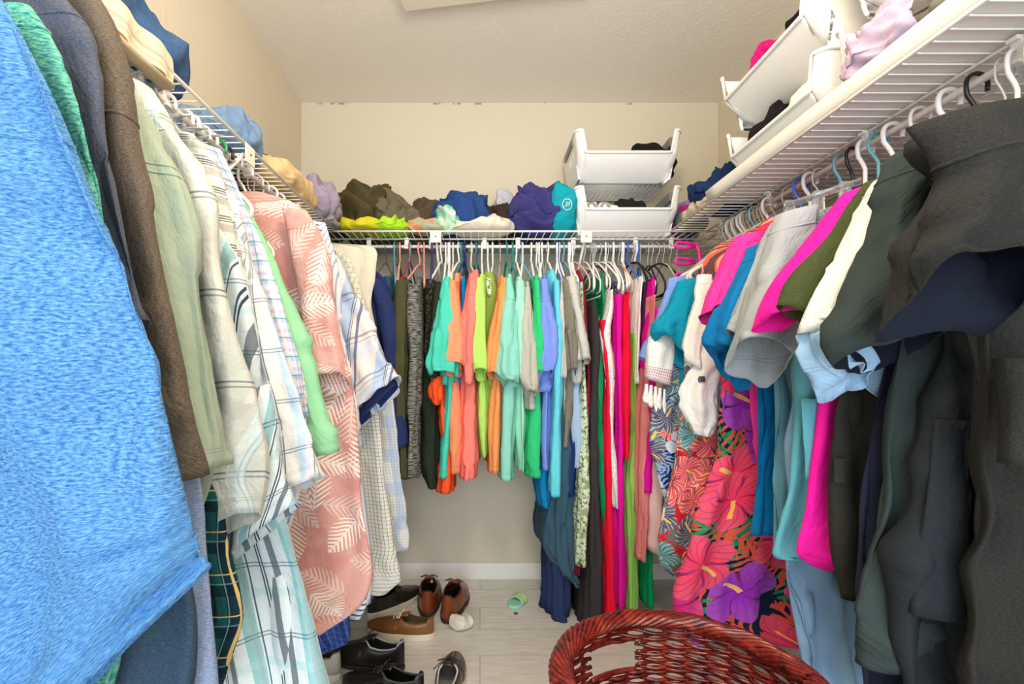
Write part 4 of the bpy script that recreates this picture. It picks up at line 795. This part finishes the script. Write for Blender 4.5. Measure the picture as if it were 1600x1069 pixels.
# round emblem on the teal shirt
c = P(886, 320, 2.055); e = MB(); 
e.tube([(c.x+.020*math.cos(a)-tl.location.x, -.003+c.y-tl.location.y, c.z+.024*math.sin(a)-tl.location.z) for a in [2*PI*i/28 for i in range(28)]], .0016, 6, closed=True)
for k in range(3): e.tube([(c.x-.014+.009*k-tl.location.x, -.003+c.y-tl.location.y, c.z-.014+.004*k-tl.location.z), (c.x-.004+.008*k-tl.location.x, -.003+c.y-tl.location.y, c.z+.002*k-tl.location.z), (c.x-.002+.006*k-tl.location.x, -.003+c.y-tl.location.y, c.z+.014-tl.location.z)], .0014, 6)
em = e.build('emblem', plastic('#dff2f2', .6), tl, True); em['label'] = 'white ring emblem'
# left shelf
def LW(x0, x1, y0, y1, h, name, label, cat_, mat, seed, z=Z, **kw):
    return lump(name, label, cat_, ((x0+x1)/2, (y0+y1)/2, z), (abs(x1-x0), abs(y1-y0), h), mat, seed, 0, **kw)
LW(-.88, -.66, .84, 1.15, .15, 'jeans', 'blue jeans folded on the left shelf nearest the camera', 'jeans', mt['jean'], 21, amp=.02, fold=.14)
LW(-.90, -.66, .55, .82, .10, 'jeans', 'dark blue jeans under the khaki shorts on the left shelf', 'jeans', mt['jean'], 33, amp=.02, fold=.14)
LW(-.88, -.655, 1.27, 1.52, .13, 'jeans', 'faded light blue jeans folded in the middle of the left shelf', 'jeans', mt['jean_light'], 22, amp=.02, fold=.10)
kp = LW(-.80, -.625, 1.50, 1.92, .085, 'trousers', 'tan khaki trousers with a waist button on the left shelf lip', 'trousers', fabric('khaki_twill', '#e6c592', stitch=False), 23, amp=.02, fold=.12)
MB().tube([(.045, -.13, .088), (.050, -.132, .094)], .010, 14).build('waist_button', plastic('#6a5a48', .3), kp, True)['label'] = 'dark metal button'
LW(-.90, -.72, 1.56, 2.02, .15, 'trousers', 'dark brown trousers behind the khaki pair', 'trousers', fabric('brown_twill', '#4c4032', stitch=False), 24, amp=.02, fold=.1)
LW(-.80, -.60, 1.86, 2.10, .15, 'shirt', 'lavender grey shirt bunched beyond the khaki trousers', 'shirt', fabric('lavender_cotton', '#a89bb0', stitch=False), 25, amp=.03, fold=.08)
LW(-.74, -.60, 1.96, 2.12, .035, 'strap_shorts', 'silver grey cloth strip hanging at the end of the left shelf', 'cloth', fabric('silver_cloth', '#a9a59c', stitch=False), 26, amp=.012, fold=.06)
LW(-.88, -.62, 2.10, 2.34, .12, 'shirt', 'ochre brown shirt stuffed into the left shelf corner', 'shirt', fabric('ochre_cloth', '#7a5a2c', stitch=False), 27, amp=.03, fold=.07)
# khaki shorts hanging over the lip of the left shelf
t = thing('shorts', 'beige cargo shorts draped over the lip of the left shelf', 'shorts', (-.62, .84, SH)); off = Vector(t.location)
rows = []
m = MB(); nu, nv = 40, 26; V = []; UV = []; Fc = []
for side_ in (0, 1):
    for j in range(nv+1):
        s = j/nv*.235                                    # from the shelf, over the rail, hanging down
        for i in range(nu+1):
            y = .56+.38*i/nu
            if s < .15: x = -.78+s; z = SH+.018+.012*noise.noise(Vector((s*30, y*20, 4)))
            else:
                a = min((s-.15)/.025, PI/2); x = -.63+.022*math.sin(a); z = SH+.018-.022*(1-math.cos(a))-max(0, s-.15-.025*PI/2)
                z += 0
            d = .005*math.sin(y*70+s*9)+.006*noise.noise(Vector((y*25, s*25, 1)))
            V.append(Vector((x+d+(.010 if side_ else 0), y, z+(.008 if side_ else 0)))-off); UV.append((y, .235-s))
base_ = (nv+1)*(nu+1)
for sd_ in (0, 1):
    for j in range(nv):
        for i in range(nu):
            k = sd_*base_+j*(nu+1)+i; Fc.append((k, k+1, k+nu+2, k+nu+1) if sd_ else (k, k+nu+1, k+nu+2, k+1))
for i in range(nu):
    for j_ in (0, nv):
        k = j_*(nu+1)+i; Fc.append((k, k+1, k+1+base_, k+base_))
o = mesh('shorts_body', V, Fc, fabric('beige_twill', '#d9cbb2', 'plaid', stripes=[('v', .05, .5, .0012, '#6a5c48', .8), ('v', .05, .56, .0012, '#6a5c48', .8), ('v', .05, .8, .0012, '#6a5c48', .6)]), t, True, UV)
wb = MB().tube([(.014, -.26, -.050), (.016, -.1, -.052), (.014, 0, -.050), (.014, .09, -.048)], .008, 8, flat=2).build('waistband', fabric('beige_band', '#c9b795', stitch=False), t, True)

# ------------------------------------------------------------------ white stacking bins
binm = plastic('#f4f3f0', .3); griph = plastic('#83837c', .5)
def make_bin(label, loc, rz, W_=.46, D=.34, H=.19, hf=.095, group='white stacking bins', solid=False):
    """front wall faces local -y; the front is low, the sides and back are tall; slots in the side walls"""
    t = thing('storage_bin', label, 'bin', loc, rz, group)
    n = 240; rad = .03; per = []
    hw, hd = W_/2, D/2
    seg = [((-hw+rad, -hd), (hw-rad, -hd)), ((hw, -hd+rad), (hw, hd-rad)), ((hw-rad, hd), (-hw+rad, hd)), ((-hw, hd-rad), (-hw, -hd+rad))]
    cen = [(hw-rad, -hd+rad, -90), (hw-rad, hd-rad, 0), (-hw+rad, hd-rad, 90), (-hw+rad, -hd+rad, 180)]
    for k in range(4):
        a, b = seg[k]; ns = 60 if k % 2 == 0 else 44
        for i in range(ns): f = i/ns; per.append((a[0]+(b[0]-a[0])*f, a[1]+(b[1]-a[1])*f, k, f))
        cx, cy, a0 = cen[k]
        for i in range(8): an = math.radians(a0+90*i/8); per.append((cx+rad*math.cos(an), cy+rad*math.sin(an), 10+k, i/8))
    N = len(per); lv = 26; V = []; F = []
    def top(x, y):
        d = abs(x)-(hw-.035)                           # posts at the two front corners
        if y < -hd+.004 or d < 0 and y < 0: f = 0 if abs(x) < hw-.03 else 1
        else: f = 1
        if y > -hd+.03: f = 1
        if y > hd-.05: pass
        return hf+(H-hf)*f
    def pos(x, y, z, h):
        f = 1-min(1, z/hf) if y < -hd+.06 else (1-z/H)*.4
        k = 1-.10*(1-z/H)-.05*f*f
        yy = y*(1-.05*(1-z/H))+(.11*(.55*f+.45*f**2.2) if y < -hd+.05 else 0)
        return Vector((x*(k if abs(x) > 0 else 1), yy, z))
    for (x, y, k, f) in per:
        h = top(x, y)
        for j in range(lv+1): V.append(pos(x, y, h*j/lv, h))
    for i in range(N):
        x, y, k, f = per[i]; i2 = (i+1) % N
        for j in range(lv):
            z = H*(j+.5)/lv
            if k in (1, 3):
                q_ = (i*1.0)
                if .50*H < z < .74*H and .40 < f < .80 and int(f*44) % 5 in (0, 1): continue     # vent slots
            F.append((i*(lv+1)+j, i2*(lv+1)+j, i2*(lv+1)+j+1, i*(lv+1)+j+1))
    o = mesh('bin_wall', V, F, binm, t); s = o.modifiers.new('wall', 'SOLIDIFY'); s.thickness = .004; s.offset = -1
    rim = [V[i*(lv+1)+lv]+Vector((0, 0, 0)) for i in range(N)]
    MB().tube(rim, .0065, 8, closed=True, flat=.8).build('rim', binm, t, True)
    b = MB(); ww, dd0, dd1 = hw*.86, -hd*.82+.10, hd*.94
    for i in range(19): x = -ww+2*ww*i/18; b.tube([(x, dd0, .004), (x, dd1, .004)], .0022, 6)
    for i in range(13): y = dd0+(dd1-dd0)*i/12; b.tube([(-ww, y, .004), (ww, y, .004)], .0022, 6)
    if solid: MB().box((-ww-.006, dd0-.006, .002), (ww+.006, dd1, .007)).build('base', binm, t)
    else: b.build('grid_base', binm, t, True)
    for s_ in (-1, 1):
        bevel(MB().box((s_*(hw-.012)-.014, -hd*.55, H-.035), (s_*(hw-.012)+.014, hd*.55, H+.006)).build('grip', griph, t), .004)['label'] = 'grey grip'
    return t
by = 2.235
bx = (P(897, 0, 2.07).x+P(1068, 0, 2.07).x)/2
make_bin('lower white bin on the back shelf holding rolled socks', (bx, by, Z+.002), 0)
make_bin('upper white bin stacked on the back shelf', (bx, by, Z+.002+.245), 0)
make_bin('far lower white bin on the right shelf with black and white linen', (1.005, 1.385, Z+.002), -PI/2, H=.175, D=.37, solid=True)
make_bin('far upper white bin on the right shelf with a pink garment inside', (.985, 1.385, Z+.002+.188), -PI/2, H=.175, D=.37, solid=True)
make_bin('near lower white bin on the right shelf with lavender clothes', (1.005, .89, Z+.002), -PI/2, H=.175, D=.37, solid=True)
make_bin('near upper white bin at the top right edge', (.985, .875, Z+.002+.188), -PI/2, H=.175, D=.37, solid=True)
fm = lambda n, c, **k: fabric(n, c, stitch=False, **k)
def stuff_(name, label, c, x, y, z, sx, sy, sz, seed, cat_='clothes', am=.015, fold=.05):
    return lump(name, label, cat_, (x, y, z), (sx, sy, sz), c, seed, amp=am, fold=fold)
zb = Z+.012
x_ = P(1030, 0, 2.12).x
stuff_('folded_clothing', 'black top lying in the upper back bin', fm('black_jersey', '#1e1a18'), x_, 2.22, zb+.245, .20, .13, .165, 41, 'top')
x_ = P(935, 0, 2.12).x
for k in range(2):
    s = MB(); zz = zb+.075; xx = x_-.03+.06*k
    pts = [Vector((.0035*(1+i*.045)*math.cos(i*.5)*3.0, 0, .0035*(1+i*.045)*math.sin(i*.5)*3.0)) for i in range(0, 26)]
    so = lump('rolled_socks', ['pair of white rolled socks, left one in the lower back bin', 'pair of white rolled socks, right one in the lower back bin'][k], 'socks', (xx, 2.165, zb+.088), (.055, .09, .055), fm('white_sock', '#f3f0ec'), 50+k, amp=.004, fold=.02, group='rolled socks')
    MB().tube([p+Vector((0, -.047, .026)) for p in pts], .0022, 6).build('rolled_edge', plastic('#9a9690', .8), so, True)
stuff_('undershirt', 'white undershirt beside the rolled socks in the lower back bin', fm('white_jersey', '#efece8'), P(950, 0, 2.12).x+.04, 2.23, zb, .20, .14, .135, 44, 'undershirt')
stuff_('socks', 'black socks in the lower back bin', fm('black_sock', '#22201f'), P(996, 0, 2.12).x, 2.21, zb, .17, .12, .155, 45, 'socks')
stuff_('scarf', 'lilac scarf between the back bins and the right shelf', fm('lilac', '#a98ad0'), P(1076, 0, 2.2).x, 2.24, Z, .09, .14, .16, 46, 'scarf', .03)
stuff_('folded_clothing', 'teal and blue printed top under the lilac scarf', fabric('blue_print', '#1c8cb8', 'mottle', '#c02c6c', stitch=False), P(1076, 0, 2.15).x, 2.16, Z, .09, .12, .10, 47, 'top', .03)
stuff_('folded_clothing', 'red and green patterned cloth at the corner of the back shelf', fabric('red_print', '#a8602c', 'mottle', '#2c8c5c', stitch=False), P(1076, 0, 2.1).x+.01, 2.09, Z, .10, .06, .06, 48, 'cloth', .02)
stuff_('jeans', 'dark indigo jeans at the far end of the right shelf', fm('indigo', '#1e3560'), .96, 1.82, Z, .26, .30, .15, 49, 'jeans', .03, .10)
stuff_('shirt', 'beige buttoned shirt on the lip of the right shelf far end', fm('beige_shirt', '#d8ccb2'), .872, 1.86, Z, .09, .30, .06, 52, 'shirt', .012)
stuff_('leggings', 'black leggings in the far lower bin of the right shelf', fm('black_leg', '#201e20'), .905, 1.49, zb+.04, .09, .16, .13, 53, 'leggings', .02)
stuff_('lingerie', 'white frilly linen in the far lower bin of the right shelf', fm('white_frill', '#f2efec'), .905, 1.29, zb+.04, .09, .16, .13, 54, 'linen', .02, .03)
stuff_('folded_clothing', 'hot pink top sticking out of the far upper bin', fm('pink_top', '#f0208c'), .905, 1.47, zb+.235, .085, .17, .165, 55, 'top', .02)
stuff_('folded_clothing', 'black top lying behind the hot pink top in the far upper bin', fm('black_top', '#1c1a1e'), .92, 1.34, zb+.235, .085, .12, .165, 56, 'top', .02)
stuff_('t_shirt', 'pale lavender T-shirt spilling over the near lower bin', fm('pale_lavender', '#c8b4cc'), .905, 1.0, zb, .20, .20, .12, 57, 't-shirt', .03)
stuff_('t_shirt', 'grey T-shirt on the lavender one in the near lower bin', fm('mid_grey', '#77756c'), .915, .86, zb, .18, .16, .15, 58, 't-shirt', .02)
stuff_('shirt', 'coral folded shirt at the near end of the right shelf', fm('coral_fold', '#fa8068'), .90, .70, zb, .15, .20, .13, 59, 'shirt', .012, .16)
stuff_('shirt', 'dark charcoal folded cloth behind the coral shirt', fm('dark_fold', '#3a3a3e'), 1.05, .72, zb, .15, .24, .16, 60, 'shirt', .012, .16)

# ------------------------------------------------------------------ special hangers near the right corner
t = thing('skirt_hanger', 'hot pink clip hanger hooked on the right rod near the corner', 'hanger', (.84, 1.93, ROD))
pk = plastic('#f0189a', .3)
c0 = Vector((.84, 1.93, ROD))
for k, (py, nm) in enumerate(((383, 'upper'), (408, 'lower'), (432, 'bottom'))):
    p = P(1072, py, 1.92)-c0
    b = MB(); b.tube([p+Vector((-.02+.055, 0, .0)), p+Vector((.005, 0, .008)), p+Vector((-.035, 0, .012)), p+Vector((-.045, 0, 0)), p+Vector((-.035, 0, -.012)), p+Vector((0, 0, -.014)), p+Vector((.035, 0, -.004))], .006, 8)
    b.build('clip_loop', pk, t, True)
b = MB(); p = P(1086, 380, 1.92)-c0
b.tube([p, p+Vector((.015, 0, -.03)), p+Vector((.02, 0, -.075)), p+Vector((.01, 0, -.15))], .006, 8); b.build('stem', pk, t, True)
t = thing('clear_skirt_hanger', 'clear plastic clip hanger lying across the right rod beside the grey scrub tops', 'hanger', (.80, 1.14, 1.49)); cl = NT('clear_acrylic').done((.93, .95, .97, 1), .06, .5, None, **{'Transmission Weight': .9})
off = Vector((.80, 1.14, 1.49)); m = MB()
a, b_ = P(1228, 322, 1.12)-off, P(1345, 283, 1.05)-off
m.tube([a, b_], .007, 8, flat=2); m.build('bar', cl, t, True)
for f in (.05, .45, .8):
    p = a+(b_-a)*f; bevel(MB().box(p+Vector((-.012, -.006, -.045)), p+Vector((.012, .006, .01))).build('clip', cl, t), .003)
gl = ['farthest of the white hooks', 'second white hook', 'third white hook', 'fourth white hook', 'fifth white hook', 'sixth white hook', 'seventh white hook', 'nearest of the white hooks']
for i in range(16):                                       # thin rose wire hooks crowded at the back of the right rod
    y = 1.60+.021*i
    hanger('wire', ['#d8a8a0', '#e9e4da', '#c8c4bc'][i % 3], (RODX['R'], y, ROD), .25, f'{["rose", "ivory", "grey"][i%3]} wire hanger in the tight row of bare hooks on the right rod', 'bare wire hangers on the right rod', drop=.06, half=.15)
for y, st_, c_, w_ in ((1.44, 'wide', '#4468c8', 'royal blue bulky hanger among the rolled hangers on the right rod'), (1.40, 'wide', '#e9e4da', 'ivory bulky hanger next to the royal blue one on the right rod'), (1.24, 'tube', '#1a1a1c', 'spare black hanger beside the ocean blue scrub top'), (1.16, 'tube', '#6aa8b8', 'spare pale blue hanger between the grey scrub tops'),
                       (.72, 'wide', W, 'thick white hanger loop next to the black scrub trousers'), (.78, 'tube', W, 'white hanger loop next to the dark teal-grey scrub top'), (.69, 'wire', '#d8a8a0', 'rose wire hanger at the right edge of the picture'), (.83, 'tube', W, 'white hanger right of the off-white scrub top')):
    hanger(st_, c_, (RODX['R'], y, ROD), rr.uniform(-.3, .3), w_, None, drop=.13, half=.13)
for y, st_, c_, w_ in ((.80, 'wide', W, 'thick white hanger above the sage shirt'), (.90, 'wide', W, 'thick white hanger above the cream plaid shirt'), (1.09, 'wide', W, 'thick white hanger above the striped grey shirt'), (1.16, 'tube', '#e9e4da', 'ivory hanger above the lavender madras shirt'),
                       (1.24, 'tube', '#1a1a1c', 'black hanger left of the green hanger'), (1.28, 'tube', '#e9e4da', 'ivory hanger right of the green hanger'), (1.40, 'wire', W, 'white wire hanger behind the pink palm shirt'), (1.44, 'wire', W, 'white wire hanger just beyond the pink palm shirt'),
                       (1.50, 'tube', W, 'white round hanger past the pink palm shirt'), (1.64, 'tube', '#e9e4da', 'ivory hanger above the sky blue checked shirt'), (1.90, 'velvet', '#1a1a1c', 'black clip hanger in the left corner')):
    hanger(st_, c_, (RODX['L'], y, ROD), rr.uniform(-.35, .35), w_, None, drop=.13, half=.10)

# ------------------------------------------------------------------ shoes
def shoe(name, label, cat_, x, y, rz, L=.29, Wd=.098, H=.075, up='#7a3c1c', sole='#3a2418', inn='#2a1c14', lace='#5a2c14', soleh=.016, openf=.50, rough=.3, insole=None, group=None, laces=4, bow=False, tilt=0):
    """heel at the origin, toe towards local +y"""
    t = thing(name, label, cat_, (x, y, 0), rz, group)
    um = NT('shoe_leather'); n = um.noise(um.n('ShaderNodeTexCoord').outputs['Object'], 40, 3, .6)
    um = um.done(um.mix(um.m_('MULTIPLY', n, .5), lin(up), tuple(c*.45 for c in lin(up)[:3])+(1,)), rough, .5, um.bump(n, .2, .001))
    hw = lambda f: Wd/2*(max(0, 1-(abs(f-.5)/.5)**3.2))**.5*(.80+.20*math.sin(PI*min(1, max(0, (f-.15)/.9))))*(1 if f > .5 else .94)
    ht = lambda f: (H if f < .42 else H*(1-.60*min(1, (f-.42)/.50)**.9)) * (1 if f < .93 else 1-.35*(f-.93)/.07)
    col_ = lambda f: H*(.92-.22*math.sin(PI*min(1, f/openf)))+(0.012 if f < .08 else 0)
    NL, NK = 48, 12
    V = []; F = []
    for s in (-1, 1):
        b0 = len(V)
        for i in range(NL+1):
            f = .004+.992*i/NL; w = hw(f)
            op = f < openf
            g = (w*.72*min(1, (openf-f)/.10)**.6*min(1, max(0, f-.004)/.05)**.5) if op else 0
            top = col_(f)*(1-.0) if op else ht(f)
            if op: blend = min(1, (openf-f)/.10); top = top*blend+ht(f)*(1-blend)
            for k in range(NK+1):
                u = k/NK
                xx = g+(w-g)*math.cos(u*PI/2)**.75 if not op else g+(w-g)*(1-u**1.6)
                bul = 1+.05*math.sin(PI*u)
                V.append((s*xx*bul, f*L, soleh*.8+top*math.sin(u*PI/2)**(.95 if not op else .75)))
        for i in range(NL):
            for k in range(NK):
                a = b0+i*(NK+1)+k; q_ = (a, a+NK+1, a+NK+2, a+1)
                F.append(q_ if s < 0 else q_[::-1])
    for k in range(NK): b1 = (NL+1)*(NK+1); F.append((k, k+1, b1+k+1, b1+k))
    o = mesh('upper', V, F, um, t); m_ = o.modifiers.new('leather', 'SOLIDIFY'); m_.thickness = .004; m_.offset = 1
    # heel counter closes the back
    sm = MB(); ring = [(hw(i/40)*1.06+.001, i/40*L) for i in range(41)]
    out = [(-x_, y_) for x_, y_ in ring]+[(x_, y_) for x_, y_ in ring[::-1]]
    n = len(out); Vs = [Vector((a, b-.002, z)) for z in (0, soleh*.5, soleh) for a, b in out]
    Fs = [tuple(range(n))[::-1], tuple(range(2*n, 3*n))]+[(z*n+i, z*n+(i+1) % n, (z+1)*n+(i+1) % n, (z+1)*n+i) for z in (0, 1) for i in range(n)]
    bevel(MB().add(Vs, [f[::-1] for f in Fs]).build('sole', plastic(sole, .5), t), .003)
    V2 = [Vector((a*.86, b*.9+.012, soleh+.006)) for a, b in out]; MB().add(V2, [tuple(range(n))[::-1]]).build('insole', plastic(insole or inn, .8), t)
    # collar lining rim
    rim = []
    for s in (-1, 1):
        seq = [(.01+(openf-.02)*i/20) for i in range(21)]
        if s > 0: seq = seq[::-1]
        for f in seq:
            w = hw(f); g = w*.72*min(1, (openf-f)/.10)**.6*min(1, max(0, f-.004)/.05)**.5; bl = min(1, (openf-f)/.10); top = col_(f)*bl+ht(f)*(1-bl)
            rim.append((s*g, f*L, soleh*.8+top))
    MB().tube(rim, .0032, 7, closed=True).build('collar', plastic(inn if inn != '#101010' else '#2a2a2a', .7), t, True)
    tg = MB(); Vt = []; 
    for i in range(9):
        f = openf*.72+(openf*.42)*i/8
        for k in range(5): a = (k-2)/2; Vt.append(Vector((a*hw(f)*.42, f*L, soleh+ht(max(f, .42))*(1.06 if i > 5 else 1.10)-.006*a*a)))
    tg.add(Vt, [(i*5+k, i*5+k+1, (i+1)*5+k+1, (i+1)*5+k) for i in range(8) for k in range(4)])
    o = tg.build('tongue', um, t, True); m_ = o.modifiers.new('t', 'SOLIDIFY'); m_.thickness = .003
    lc = MB()
    for i in range(laces):
        f = openf-.02+.045*i; w = hw(f)*.40; z = soleh+ht(f)*1.03
        lc.tube([(-w, f*L, z-.006), (-w*.4, f*L+.003, z+.003), (w*.4, f*L-.001, z+.003), (w, f*L+.004, z-.006)], .0018, 6)
    if bow or laces:
        f = openf-.03; z = soleh+ht(f)*1.05+.004
        for s in (-1, 1):
            lc.tube([(0, f*L, z), (s*.015, f*L-.004, z+.008), (s*.040, f*L-.002, z-.002), (s*.036, f*L+.006, z-.006), (s*.012, f*L+.004, z+.002), (0, f*L, z)], .0018, 6)
            if bow: lc.tube([(0, f*L, z), (s*.03, f*L-.012, z-.004), (s*.05, f*L-.024, z-.02)], .0018, 6)
    if laces: lc.build('laces', plastic(lace, .7), t, True)
    return t
fl = lambda px, py: ((px-750)/FPX*(CAMZ*FPX/(py-580)), CAMZ*FPX/(py-580))
x, y = fl(667, 968); shoe('dress_shoe', 'left shoe of the brown leather pair with toes to the back wall', 'shoe', x, y, math.radians(2), up='#864020', group='brown leather shoes', H=.104, Wd=.108, L=.325, inn='#3a1c10')
x, y = fl(697, 976); shoe('dress_shoe', 'right shoe of the brown leather pair, heel nearest the camera', 'shoe', x, y, math.radians(-10), up='#864020', group='brown leather shoes', H=.104, Wd=.108, L=.325, inn='#3a1c10')
x, y = fl(678, 998); shoe('boat_shoe', 'tan boat shoe with cream sole and turquoise insole', 'shoe', x, y, math.radians(78), L=.285, up='#8c5a30', sole='#e6dcc6', soleh=.026, inn='#5a3820', insole='#3cc0c0', lace='#e6e0d4', laces=3, H=.062)
x, y = fl(575, 968); shoe('sneaker', 'black sneaker with off-white sole, toe pointing to the right wall under the checked shirt', 'shoe', x, y, math.radians(-40), L=.30, up='#28241e', sole='#d8d0bc', soleh=.028, inn='#1a1a1a', lace='#3a342c', laces=0)
x, y = fl(632, 1046); shoe('loafer', 'black shoe with grey fleece lining and brown heel tab', 'shoe', x, y, math.radians(76), L=.30, up='#221e1a', sole='#2a2420', inn='#8f9296', insole='#a4a6aa', laces=2, lace='#3c352e', H=.085)
x, y = fl(662, 1100); shoe('dress_shoe', 'black leather shoe in front of the fleece lined one', 'shoe', x, y, math.radians(72), L=.30, up='#1e1a18', sole='#1a1614', inn='#3a3c3e', insole='#20282c', laces=3, lace='#2e2824', H=.080, rough=.25)
x, y = fl(690, 1122); shoe('casual_shoe', 'dark brown laced shoe standing alone, toe away from the camera', 'shoe', x, y, math.radians(-6), L=.30, up='#3e362e', sole='#d0c8ba', inn='#c8c2b8', insole='#8c8a84', laces=4, lace='#2c2420', bow=True)
x, y = fl(590, 1140); shoe('dress_shoe', 'black leather shoe at the bottom edge, nearest the camera', 'shoe', x, y, math.radians(84), L=.29, up='#1e1a18', sole='#1a1614', inn='#5a6468', insole='#20282c', laces=2, lace='#2e2824')
x, y = fl(560, 1058); shoe('sneaker', 'grey-white sneaker half hidden under the navy checked shorts', 'shoe', x-.06, y-.02, math.radians(60), L=.28, up='#b9b1a0', sole='#e6e0d4', inn='#5a5448', laces=3, lace='#e0dccf', soleh=.024)
x, y = fl(722, 980); lump('sock', 'crumpled white sock on the floor behind the brown shoe', 'sock', (x, y, 0), (.080, .08, .045), fm('white_sock_cotton', '#ece6dc'), 71, amp=.014, fold=.035)
# small mint slide sandal
x, y = fl(808, 944); t = thing('sandal', 'tiny mint green child sandal lying on the floor', 'sandal', (x, y, 0), math.radians(-35))
pts = [Vector((.036*math.cos(a)*(1-.12*math.sin(a)), .058*math.sin(a), 0)) for a in [2*PI*i/32 for i in range(32)]]; n = 32
V = [p+Vector((0, 0, z)) for z in (0, .016) for p in pts]; mm = plastic('#9fdcc8', .5)
bevel(MB().add(V, [tuple(range(n))[::-1], tuple(range(n, 2*n))]+[(i, (i+1) % n, n+(i+1) % n, n+i) for i in range(n)]).build('footbed', mm, t), .004)
b = MB(); 
for k in range(5): b.tube([(-.034, -.01+.010*k, .010), (-.026, -.008+.010*k, .030), (0, -.006+.010*k, .038), (.026, -.008+.010*k, .030), (.034, -.01+.010*k, .010)], .0048, 8)
b.build('strap', plastic('#b6d8a0', .5), t, True)
x, y = fl(806, 959); tag(MB().tube([(x, y, .0), (x, y, .002)], .010, 20).build('coin', plastic('#6a4c34', .4)), 'small brown coin on the floor in front of the sandal', 'coin')

# ------------------------------------------------------------------ wicker basket
q = NT('cherry_wicker'); tc = q.n('ShaderNodeTexCoord').outputs['Object']; n = q.noise(tc, 45, 3, .6)
wk = q.done(q.ramp(n, [(.3, lin('#38090a')), (.5, lin('#6e1a12')), (.72, lin('#96301c'))]), .22, .6)
q = NT('pale_willow'); wk2 = q.done(lin('#a8503c'), .3, .5)
cx, cy = .345, .80
t = thing('wicker_basket', 'round cherry red wicker basket with a handle gap, open and empty', 'basket', (cx, cy, 0))
RT, HB = .208, .55
rad = lambda z: RT*(.74+.26*(z/HB)**.8); rnd = random.Random(5)
gap = lambda an, z: (HB-.10 < z < HB-.045) and abs(((an-math.radians(112)+PI) % (2*PI))-PI) < .26
NS = 32; st_m = MB()
for k in range(NS):
    an = 2*PI*k/NS; pts = []
    segs = []
    for i in range(15):
        z = .01+(HB-.01)*i/14
        if gap(an, z):
            if len(pts) > 1: segs.append(pts)
            pts = []; continue
        pts.append(Vector((math.cos(an)*rad(z), math.sin(an)*rad(z), z)))
    if len(pts) > 1: segs.append(pts)
    for sg_ in segs: st_m.tube(sg_, .0034, 6)
st_m.build('stakes', wk, t, True)
wv = MB(); rows_ = 74
for r in range(rows_):
    z0 = .014+(HB-.026)*r/rows_; run = []
    for i in range(NS*4+1):
        an = 2*PI*i/(NS*4); z = z0+.005*math.sin(an*2+r*.21)+.0022*math.sin(an*NS/4+r*1.3)
        if gap(an, z0):
            if len(run) > 2: wv.tube(run, .0041, 6)
            run = []; continue
        a = rad(z)+.0055*math.sin(an*NS/2+PI*r); run.append(Vector((math.cos(an)*a, math.sin(an)*a, z)))
    if len(run) > 2: wv.tube(run, .0041, 6)
wv.build('woven_wall', wk, t, True)
rm = MB()
for k in range(11):                                        # twisted rope rim
    pts = []
    for i in range(180):
        an = 2*PI*i/180; ph = an*6+2*PI*k/11
        a = RT+.017*math.cos(ph); pts.append(Vector((math.cos(an)*a, math.sin(an)*a, HB-.004+.012*math.sin(ph)+.0015*math.sin(an*23+k))))
    rm.tube(pts, .0048, 7, closed=True)
rm.build('braided_rim', wk, t, True)
fr = MB()
for dz in (HB-.105, HB-.043):
    fr.tube([Vector((math.cos(a)*rad(dz), math.sin(a)*rad(dz), dz)) for a in [math.radians(112)-.28+.56*i/14 for i in range(15)]], .0055, 7)
fr.build('handle_edge', wk, t, True)
bt_ = MB()
for k in range(13):
    a = rad(0)*(k+1)/13.5; bt_.tube([Vector((math.cos(2*PI*i/60)*a, math.sin(2*PI*i/60)*a, .014+.003*math.sin(i*2*PI/60*15+PI*k))) for i in range(60)], .0042, 6, closed=True)
for k in range(12): an = 2*PI*k/12; bt_.tube([(0, 0, .012), (math.cos(an)*rad(0), math.sin(an)*rad(0), .012)], .0038, 6)
bt_.build('woven_base', wk, t, True)
